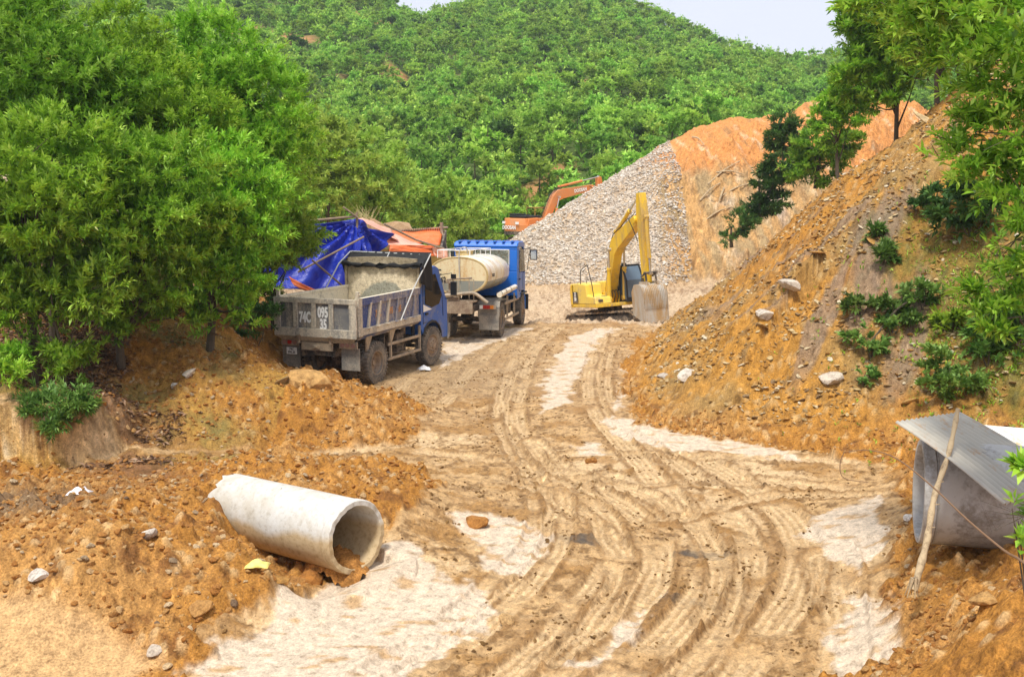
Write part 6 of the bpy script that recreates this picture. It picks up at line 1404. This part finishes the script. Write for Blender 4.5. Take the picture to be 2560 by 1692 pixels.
# ================================================================ SHELTER BEHIND THE DUMP TRUCK
def sheet(P, name, mat, parent, amp=.05, n=22, seed=1, thick=.01, pinch=None):
    """a wrinkled sheet over a bilinear patch P = [[a, b], [c, d]]"""
    a, b_, c, d = [Vector(v) for v in (P[0][0], P[0][1], P[1][0], P[1][1])]
    nrm = (b_ - a).cross(c - a).normalized(); rows = []
    for i in range(n + 1):
        v = i / n; row = []
        for j in range(n + 1):
            u = j / n; p = a.lerp(b_, u).lerp(c.lerp(d, u), v)
            q = float(fbm(np.array([u * 1.6 + seed]), np.array([v * 1.6]), 1.0, 3, seed, .4)[0])
            w_ = amp * 2.2 * q
            if pinch is not None:
                pu, pv = pinch; ang = math.atan2(v - pv, u - pu); rad = math.hypot(u - pu, v - pv)
                w_ += amp * 1.1 * math.sin(ang * 17 + 1.5 * q) * min(rad * 3, 1)
            row.append(p + nrm * w_ + Vector((0, 0, -amp * .8 * math.sin(math.pi * u) * (1 - v) * .5)))
        rows.append(row)
    o = MB().grid(rows).build(name, mat, parent, smooth=True); sd = o.modifiers.new('s', 'SOLIDIFY'); sd.thickness = thick; return o
M_POLE = plain('wooden_pole', (.30, .22, .15), .85, 0, .4, 10)
SH = empty('tarpaulin_shelter', (-5.2, 30.5, gz(-5.2, 30.5)), (0, 0, 0), 'makeshift shelter of blue tarpaulin on poles behind the dump truck', 'shelter')
def rel(v): return Vector(v) - SH.location
A1 = rel(at(640, 575, 29.5)); A2 = rel(at(890, 545, 30.5)); B1 = rel(at(640, 720, 28.6)); B2 = rel(at(880, 730, 29.6))
sheet([[A1, A2], [B1, B2]], 'blue_tarpaulin', M_TARPB, SH, .10, 46, 3, pinch=(1.0, 0.0))
A3 = rel(at(978, 588, 31.5)); B3 = rel(at(915, 690, 30.2))
sheet([[A2, A3], [B2, B3]], 'blue_tarpaulin', M_TARPB, SH, .13, 30, 5, pinch=(0.0, 0.0))
sheet([[A2 + Vector((0, 0, .02)), rel(at(1000, 600, 33.5))], [rel(at(905, 548, 33)), rel(at(975, 575, 35))]], 'faded_tarpaulin', M_TARPF, SH, .05, 14, 7)
pl = MB()
pl.tube([rel(at(640, 565, 29.4)), rel(at(890, 541, 30.4))], .035, 7); pl.tube([rel(at(858, 518, 30.2)), rel(at(895, 545, 30.4))], .03, 7)
pl.tube([rel(at(892, 530, 30.45)), rel(at(895, 700, 30.4)) + Vector((0, .1, -.6))], .035, 7)
pl.tube([rel(at(745, 680, 28.4)), rel(at(910, 592, 29.3))], .028, 7); pl.tube([rel(at(780, 650, 28.3)), rel(at(845, 705, 28.6)), rel(at(880, 735, 28.7))], .028, 7)
pl.tube([rel(at(640, 560, 29.6)), rel(at(640, 900, 29.6))], .035, 7)
pl.build('pole', M_POLE, SH, smooth=True)
sheet([[rel(at(722, 690, 28.5)), rel(at(790, 725, 28.6))], [rel(at(735, 715, 28.4)), rel(at(800, 742, 28.5))]], 'orange_tarpaulin', M_TARPO, SH, .04, 10, 8)

SD = empty('site_shed', (-3.0, 33.5, gz(-3, 33.5)), (0, 0, 0), 'yellow-walled site shed under orange tarpaulins between the two trucks and the hill', 'shed')
def rel2(v): return Vector(v) - SD.location
def wallp(p, q, r_, s_, name, mat, t=.06):
    a, b_, c, d = [rel2(x) for x in (p, q, r_, s_)]; n_ = (b_ - a).cross(d - a).normalized() * t
    return MB().add([a, b_, c, d, a + n_, b_ + n_, c + n_, d + n_], [(0, 1, 2, 3), (7, 6, 5, 4), (0, 4, 5, 1), (1, 5, 6, 2), (2, 6, 7, 3), (3, 7, 4, 0)]).build(name, mat, SD)
wa = at(945, 618, 32.6); wb = at(1085, 635, 33.2)
wallp(at(925, 800, 32.6), at(1100, 810, 33.2), at(1100, 640, 33.2), at(935, 618, 32.6), 'wall', M_WALLY)
rb = MB()
for i in range(15): p = rel2(at(935 + i * 11.5, 622 + i * 1.6, 32.55 + i * .043)); rb.box((p.x, p.y, p.z - .55), (.05, .04, 1.1))
rb.build('wall_rib', M_WALLY, SD)
wallp(at(1098, 810, 33.2), at(1112, 800, 36.5), at(1112, 575, 36.5), at(1098, 625, 33.2), 'end_wall', M_CHASSIS)
sheet([[rel2(at(975, 612, 32.2)), rel2(at(1085, 612, 32.8))], [rel2(at(972, 633, 32.1)), rel2(at(1095, 640, 32.7))]], 'orange_tarpaulin', M_TARPO, SD, .05, 16, 11)
sheet([[rel2(at(975, 582, 34.8)), rel2(at(1110, 628, 34.8))], [rel2(at(960, 612, 32.2)), rel2(at(1098, 620, 32.8))]], 'faded_tarpaulin', M_TARPF, SD, .07, 16, 12)
sheet([[rel2(at(978, 577, 36)), rel2(at(1106, 569, 36.2))], [rel2(at(985, 608, 34.9)), rel2(at(1100, 616, 35.2))]], 'orange_tarpaulin', M_TARPO, SD, .08, 18, 13)
sheet([[rel2(at(1080, 618, 32.7)), rel2(at(1120, 622, 32.9))], [rel2(at(1085, 640, 32.7)), rel2(at(1118, 650, 32.9))]], 'orange_tarpaulin', M_TARPF, SD, .05, 10, 14)
rt_ = MB()
for j in range(24):
    a_ = rel2(at(975 + j * 5.6, 577 - j * .35, 36)); c_ = a_ + Vector((0, 2.4, -.35)); rt_.cyl(a_, c_, .035, n=6)
rt_.build('corrugated_roof', M_RIM, SD)
pl = MB(); pl.tube([rel2(at(960, 560, 31.5)), rel2(at(1040, 600, 32.3)), rel2(at(1110, 622, 32.9))], .035, 7); pl.tube([rel2(at(1104, 556, 36)), rel2(at(1106, 700, 36))], .06, 7); pl.tube([rel2(at(1098, 569, 36)), rel2(at(1120, 569, 36))], .04, 7); pl.tube([rel2(at(1104, 575, 36)), rel2(at(1125, 650, 35))], .025, 6)
pl.build('pole', M_POLE, SD, smooth=True)

# earth stump and dry grass behind the shelter
stp = rock_mesh(901, .9); stp.materials.append(weathered('brown_earth', (.33, .20, .10), (.44, .29, .16), .5, 2, .9, bump=.6)); o = bpy.data.objects.new('earth_block', stp); COL.objects.link(o)
p = at(990, 580, 40); o.location = (p.x, p.y, p.z - .2); o.scale = (1.05, .9, 1.0); tag(o, 'brown flat-topped block of earth standing behind the orange tarpaulin', 'earth block')
o = bpy.data.objects.new('earth_block', rock_mesh(905, .9)); o.data.materials.append(stp.materials[0]); COL.objects.link(o); p = at(940, 548, 40); o.location = (p.x, p.y, p.z - .35); o.scale = (.36, .4, .9); tag(o, 'small rounded earth lump left of the flat-topped block', 'earth block')
gr = MB(); r = random.Random(9); c0 = at(915, 560, 45)
for i in range(60):
    a = Vector((r.uniform(-.35, .35), r.uniform(-.3, .3), -.3)); h_ = r.uniform(.5, 1.2); gr.tube([a, a + Vector((r.uniform(-.1, .1), 0, h_ * .5)), a + Vector((r.uniform(-.45, .45), r.uniform(-.2, .2), h_))], [.014, .012, .005], 4)
o = gr.build('dry_grass', plain('straw', (.52, .44, .22), .8), None); o.location = c0; tag(o, 'tuft of tall dry grass between the pale trees', 'grass tuft')

# ================================================================ CONCRETE PIPES
M_CONC = weathered('pale_concrete', (.66, .64, .58), (.50, .34, .14), .24, 1.5, .8, 0, False, (.76, .75, .71), .25)
M_CONCG = weathered('grey_concrete', (.46, .45, .42), (.24, .22, .19), .40, 2.6, .85, 0, False, (.50, .50, .49), .3)
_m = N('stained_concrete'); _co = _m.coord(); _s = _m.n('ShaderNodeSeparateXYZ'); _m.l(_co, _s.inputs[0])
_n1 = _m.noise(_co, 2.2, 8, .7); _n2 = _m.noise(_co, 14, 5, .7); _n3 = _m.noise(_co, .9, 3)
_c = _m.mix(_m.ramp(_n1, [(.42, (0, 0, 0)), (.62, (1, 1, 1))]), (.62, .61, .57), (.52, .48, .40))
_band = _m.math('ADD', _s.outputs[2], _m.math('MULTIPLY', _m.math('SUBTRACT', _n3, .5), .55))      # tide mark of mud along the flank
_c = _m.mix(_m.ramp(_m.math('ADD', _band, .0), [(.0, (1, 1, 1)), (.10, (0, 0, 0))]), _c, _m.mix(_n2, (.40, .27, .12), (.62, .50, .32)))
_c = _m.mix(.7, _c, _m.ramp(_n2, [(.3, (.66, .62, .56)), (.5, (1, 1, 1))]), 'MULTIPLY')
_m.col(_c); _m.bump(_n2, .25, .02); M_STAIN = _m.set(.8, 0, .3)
def pipe(name, a, b_, ro, ri, mat, label, socket=True, broken=False, group=None, seed=1):
    a, b_ = Vector(a), Vector(b_); L = (b_ - a).length; d = (b_ - a).normalized()
    T = bpy.data.objects.new(name, None)
    prof = [(0, ro), (L * .985, ro), (L * .985, ro), (L, ro)] if not socket else None
    n = 72; r = random.Random(seed); rings = []
    xs = list(np.linspace(0, L - .14, 26)); outer = [(x, ro) for x in xs] + [(L - .135, ro * 1.012), (L - .125, ro * .985), (L - .115, ro * 1.02), (L - .02, ro * 1.02), (L, ro * .995)]
    inner = [(L, ri * 1.04), (L - .02, ri * 1.02), (L - .1, ri)] + [(x, ri) for x in xs[::-1]]
    V = []; prof = outer + inner; m_ = len(prof)
    for i in range(n):
        t = 2 * math.pi * i / n
        for k, (x, rr_) in enumerate(prof):
            q = 1 + .006 * math.sin(3 * t + x * 2) ; xx = x
            if broken:
                cut = .10 + .13 * max(0, math.cos(t - 2.2)) + .08 * abs(math.sin(t * 3 + 1)) + .03 * math.sin(t * 17) + .02 * math.sin(t * 31)
                xx = cut + x * (L - cut) / L if x < L * .5 else x
                if x < .6: xx = max(x, cut) if x < cut else x
            if broken and x > L - .03: xx += .012 * math.sin(t * 13) * math.sin(t * 7)
            V.append((xx, rr_ * q * math.cos(t), rr_ * q * math.sin(t)))
    Fq = []
    for i in range(n):
        j = (i + 1) % n
        for k in range(m_): k2 = (k + 1) % m_; Fq.append((i * m_ + k, j * m_ + k, j * m_ + k2, i * m_ + k2))
    b2 = MB(); b2.v = V; b2.f = Fq; o = b2.build(name, mat, None, smooth=True)
    z = Vector((0, 0, 1)); y = z.cross(d).normalized(); zz = d.cross(y); o.matrix_world = Matrix.Translation(a) @ Matrix((d, y, zz)).transposed().to_4x4()
    return tag(o, label, 'pipe', group)
PA = Vector(PA_); PB = Vector(PB_)
BP = (PA, PB)
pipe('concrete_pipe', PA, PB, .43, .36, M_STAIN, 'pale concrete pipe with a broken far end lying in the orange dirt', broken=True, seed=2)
M_DIRT = M_EARTH
RPa = at(2296, 1227, 10.5); RPb = RPa + Vector((1.3, -.36, 0))
pipe('concrete_pipe', RPb, RPa, .54, .47, M_CONCG, 'grey concrete pipe standing under the corrugated sheet', seed=3)
pipe('concrete_pipe', at(2860, 1180, 13.6), at(2400, 1140, 13.4), .45, .38, M_CONC, 'pale concrete pipe lying behind the grey one at the right edge', seed=4)
# soil inside the mouth of the broken pipe
def heap(name, c, rx, ry, h_, seed, rot=0, mat=None):
    n = 40; uu = np.linspace(-1, 1, n); X, Y = np.meshgrid(uu, uu); rr_ = np.hypot(X, Y); Zh = h_ * np.clip(1 - rr_ ** 2, -.3, 1)
    x = X * rx; y = Y * ry; cr, sr = math.cos(rot), math.sin(rot); wx = c[0] + x * cr - y * sr; wy = c[1] + x * sr + y * cr
    c1, r1 = cells(wx, wy, .12, seed); Z = c[2] + Zh + np.maximum(.5 - c1, 0) * .12 * (r1 > .3) + .05 * fbm(wx, wy, .3, 4, seed)
    idx = np.arange(n * n).reshape(n, n); Fq = np.stack([idx[:-1, :-1], idx[:-1, 1:], idx[1:, 1:], idx[1:, :-1]], -1).reshape(-1, 4)
    n2 = fbm(wx, wy, .2, 3, seed + 1)[..., None]; colr = np.array((.44, .20, .05)) * (1 + .8 * n2)
    me = np_mesh(name, np.stack([wx, wy, Z], -1).reshape(-1, 3), Fq, attrs={'road': np.zeros(n * n)}, cols={'soil': np.clip(colr, .02, 1).reshape(-1, 3)})
    o = link_mesh(name, me, M_EARTH, smooth=True); tag(o, kind='structure'); return o
dirp = (PB - PA).normalized(); mc = PB - dirp * .36; hp_ = heap('soil', (mc.x, mc.y, PB.z - .45), .5, .27, .22, 5, math.atan2(dirp.y, dirp.x)); tag(hp_, 'orange soil lying inside the mouth of the broken pipe', 'soil', kind='stuff')

# ================================================================ CORRUGATED SHEET, POLES, TWIG
M_ZINC = weathered('zinc_sheet', (.52, .48, .40), (.42, .27, .15), .24, 2.6, .85, .0, False, (.42, .40, .35), .1)
c_ = [at(2238, 1056, 10.1), at(2405, 1028, 11.2), at(2690, 1205, 10.3), at(2508, 1262, 9.3)]   # near-left, far-left, far-right, near-right
rows = []; n = 120; m_ = 10
a, b_, c2, d2 = c_; nrm = (b_ - a).cross(d2 - a).normalized()
if nrm.z < 0: nrm = -nrm
for i in range(n + 1):
    v = i / n; row = []
    for j in range(m_ + 1):
        u = j / m_; p = a.lerp(d2, u).lerp(b_.lerp(c2, u), v); row.append(p + nrm * (.022 * math.sin(v * 2 * math.pi * 15) + .03 * math.sin(math.pi * u) * 1 - .02 * v))
    rows.append(row)
o = MB().grid(rows).build('corrugated_sheet', M_ZINC, None, smooth=True); sd = o.modifiers.new('s', 'SOLIDIFY'); sd.thickness = .004; tag(o, 'grey corrugated metal sheet laid across the concrete pipes', 'metal sheet')
M_STICK = weathered('peeled_wood', (.52, .40, .24), (.22, .15, .09), .35, 9, .85)
p0 = at(2284, 1475, 9.15); p1 = at(2395, 1022, 9.95); q = smooth_path([p0, p0.lerp(p1, .25) + Vector((.012, 0, 0)), p0.lerp(p1, .5) + Vector((-.02, 0, .0)), p0.lerp(p1, .75) + Vector((.015, 0, 0)), p1], 6)
b = MB(); b.tube(q, [.036 - .0006 * i + .005 * math.sin(i * 2.1) for i in range(len(q))], 10)
for k in range(5):
    an = k * 1.25; b.tube([p0 + Vector((.02 * math.cos(an), .02 * math.sin(an), .12)), p0 + Vector((.06 * math.cos(an) - .02, .05 * math.sin(an), -.06))], [.014, .004], 5)
for t, l in ((.35, .05), (.48, .06), (.6, .04)): k = q[int(t * (len(q) - 1))]; b.tube([k, k + Vector((l, -.02, .01))], [.01, .004], 4)
tag(b.build('wooden_pole', M_STICK, None, smooth=True), 'crooked peeled wooden pole leaning against the corrugated sheet', 'pole')
_tg = Vector((3.1, 3.7, gz(3.1, 3.7) - .05)); tw = [_tg, _tg.lerp(at(2600, 1440, 4.2), .55) + Vector((.15, 0, .1)), at(2600, 1440, 4.2), at(2510, 1375, 4.4), at(2420, 1300, 4.6), at(2330, 1215, 4.8), at(2240, 1145, 5.0), at(2170, 1125, 5.1), at(2110, 1130, 5.2)]
q = smooth_path(tw, 5); b = MB(); b.tube(q, [.0075 - .0058 * i / len(q) for i in range(len(q))], 6); q2 = smooth_path([tw[-1], at(2100, 1160, 5.2), at(2110, 1195, 5.2), at(2170, 1205, 5.15)], 4); b.tube(q2, .0025, 4)
tag(b.build('bare_twig', plain('twig_bark', (.20, .115, .06), .8), None, smooth=True), 'bare brown twig arching in from the right edge close to the camera', 'twig')
rp = np.random.default_rng(33)
_pb = at(2620, 1330, 6.0); _pb.z = gz(_pb.x, _pb.y) - .05
e = empty('leafy_plant', _pb, (0, 0, 0), 'broad-leaved green plant at the right edge below the corrugated sheet', 'plant')
lobes = [tuple(at(px, py, 6.0) - e.location) + (rd, rd, rd * .8) for px, py, rd in ((2545, 1300, .07), (2530, 1270, .05), (2560, 1360, .06), (2570, 1180, .05), (2600, 1290, .1))]
V, Fq, rnd = crown_mesh('foliage', lobes, 26, 5, .11, .024, rp, tl=.05, shell=.2); foliage_obj('foliage', (V, Fq, rnd), LEAF_RIGHT, e)
b = MB()
for l in lobes: b.tube([(0, 0, -.1), (l[0] * .25, .02, l[2] * .5), l[:3]], [.012, .008, .003], 5)
for k in range(9): b.tube([at(2560, 1290, 6.0) - e.location, at(2450 + 12 * k, 1250 + 25 * k % 90, 6.0) - e.location, at(2480 + 10 * k, 1330 - 9 * k, 6.0) - e.location], [.0025, .0015, .001], 4)
b.build('stem', BARK, e)
# small plant right of the photo's lower edge
# ================================================================ LITTER
def rag(px, py, size, mat, label, name, seed):
    p = hit(px, py); b = MB(); rows = []
    for i in range(9):
        rows.append([Vector((p.x + size * (j / 8 - .5) * 1.5, p.y + size * (i / 8 - .5), gz(p.x, p.y) + .03 + size * .35 * (1 + float(gnoise(np.array([i * .6 + seed]), np.array([j * .6]), seed)[0])) * math.sin(math.pi * (i + .5) / 9) * math.sin(math.pi * (j + .5) / 9) + .0)) for j in range(9)])
    b.grid(rows); o = b.build(name, mat, None, smooth=True); sd = o.modifiers.new('s', 'SOLIDIFY'); sd.thickness = .003; tag(o, label, 'litter')
rag(200, 1247, .2, plain('white_plastic', (.85, .80, .85), .4), 'crumpled white plastic bag on the orange heap at the left', 'plastic_bag', 1)
rag(645, 1435, .17, plain('yellow_plastic', (.80, .72, .20), .5), 'crumpled yellow plastic wrapper below the broken pipe', 'plastic_wrapper', 2)
rag(1060, 928, .24, plain('white_paper', (.85, .84, .82), .6), 'crumpled white litter on the mud beside the dump truck', 'paper_litter', 3)
# dead branches on the orange mound
r = random.Random(21); k = 0
for (a_, b_) in (((1770, 470), (1850, 415)), ((1800, 500), (1880, 470)), ((1750, 510), (1800, 470)), ((1790, 440), (1860, 450)), ((1760, 560), (1830, 530)), ((1810, 480), (1790, 540)), ((1730, 350), (1760, 375))):
    pa = hit(*a_, 44, 75); pb = hit(*b_, 44, 75); pa.z += .15; pb.z += .25
    b = MB(); b.tube(smooth_path([pa, pa.lerp(pb, .5) + Vector((0, -.1, .15)), pb], 4), [.05] * 5 + [.03] * 4, 5); mid = pa.lerp(pb, .5); b.tube([mid, mid + Vector((r.uniform(-.6, .6), -.1, r.uniform(.1, .6)))], [.03, .012], 4)
    o = b.build('dead_branch', M_STICK, None, smooth=True); tag(o, ['longest pale dead branch lying on the orange mound', 'dead branch reaching right on the orange mound', 'short dead branch at the left of the branch pile on the mound', 'dead branch crossing the top of the pile on the mound', 'lowest dead branch on the orange mound', 'steep dead branch in the middle of the pile on the mound', 'lone dead branch near the top of the orange mound'][k], 'branch', 'dead branches on the orange mound'); k += 1
# grey slate ledges on the right slope
for i, (px, py, sz, lb) in enumerate([(2180, 590, .5, 'dark slate ledge high on the right slope beside a pale tuft'), (2320, 300, .7, 'dark slate ledge under the trees at the top of the slope'), (2400, 250, .6, 'slate ledge hidden below the highest foliage'), (2050, 590, .35, 'slate block left of the highest slate ledge'), (1900, 820, .45, 'grey slanting slate seam in the middle of the slope'), (2230, 640, .3, 'slate chip right of the highest slate ledge'), (2040, 690, .3, 'brown slate block in the middle of the slope'), (2370, 600, .35, 'slate piece left of the dark glossy bush')]):
    o = rock(px, py, sz, 's', i, lb, None, name='slate_ledge', sink=.55); o.scale = (sz * .75, sz * .5, sz * .35)

# ================================================================ THE AIR
HZN = N('haze_air'); HZN.t.nodes.remove(HZN.b)
vol = HZN.t.nodes.new('ShaderNodeVolumePrincipled'); vol.inputs['Color'].default_value = (.86, .92, 1, 1); vol.inputs['Density'].default_value = .00035; vol.inputs['Anisotropy'].default_value = 0
HZN.l(vol.outputs[0], HZN.out.inputs['Volume'])
hb = MB().bb(-340, 340, -6, 345, -12, 82).build('haze', HZN.m, None); tag(hb, kind='stuff'); hb['label'] = 'thin pale haze in the valley air'
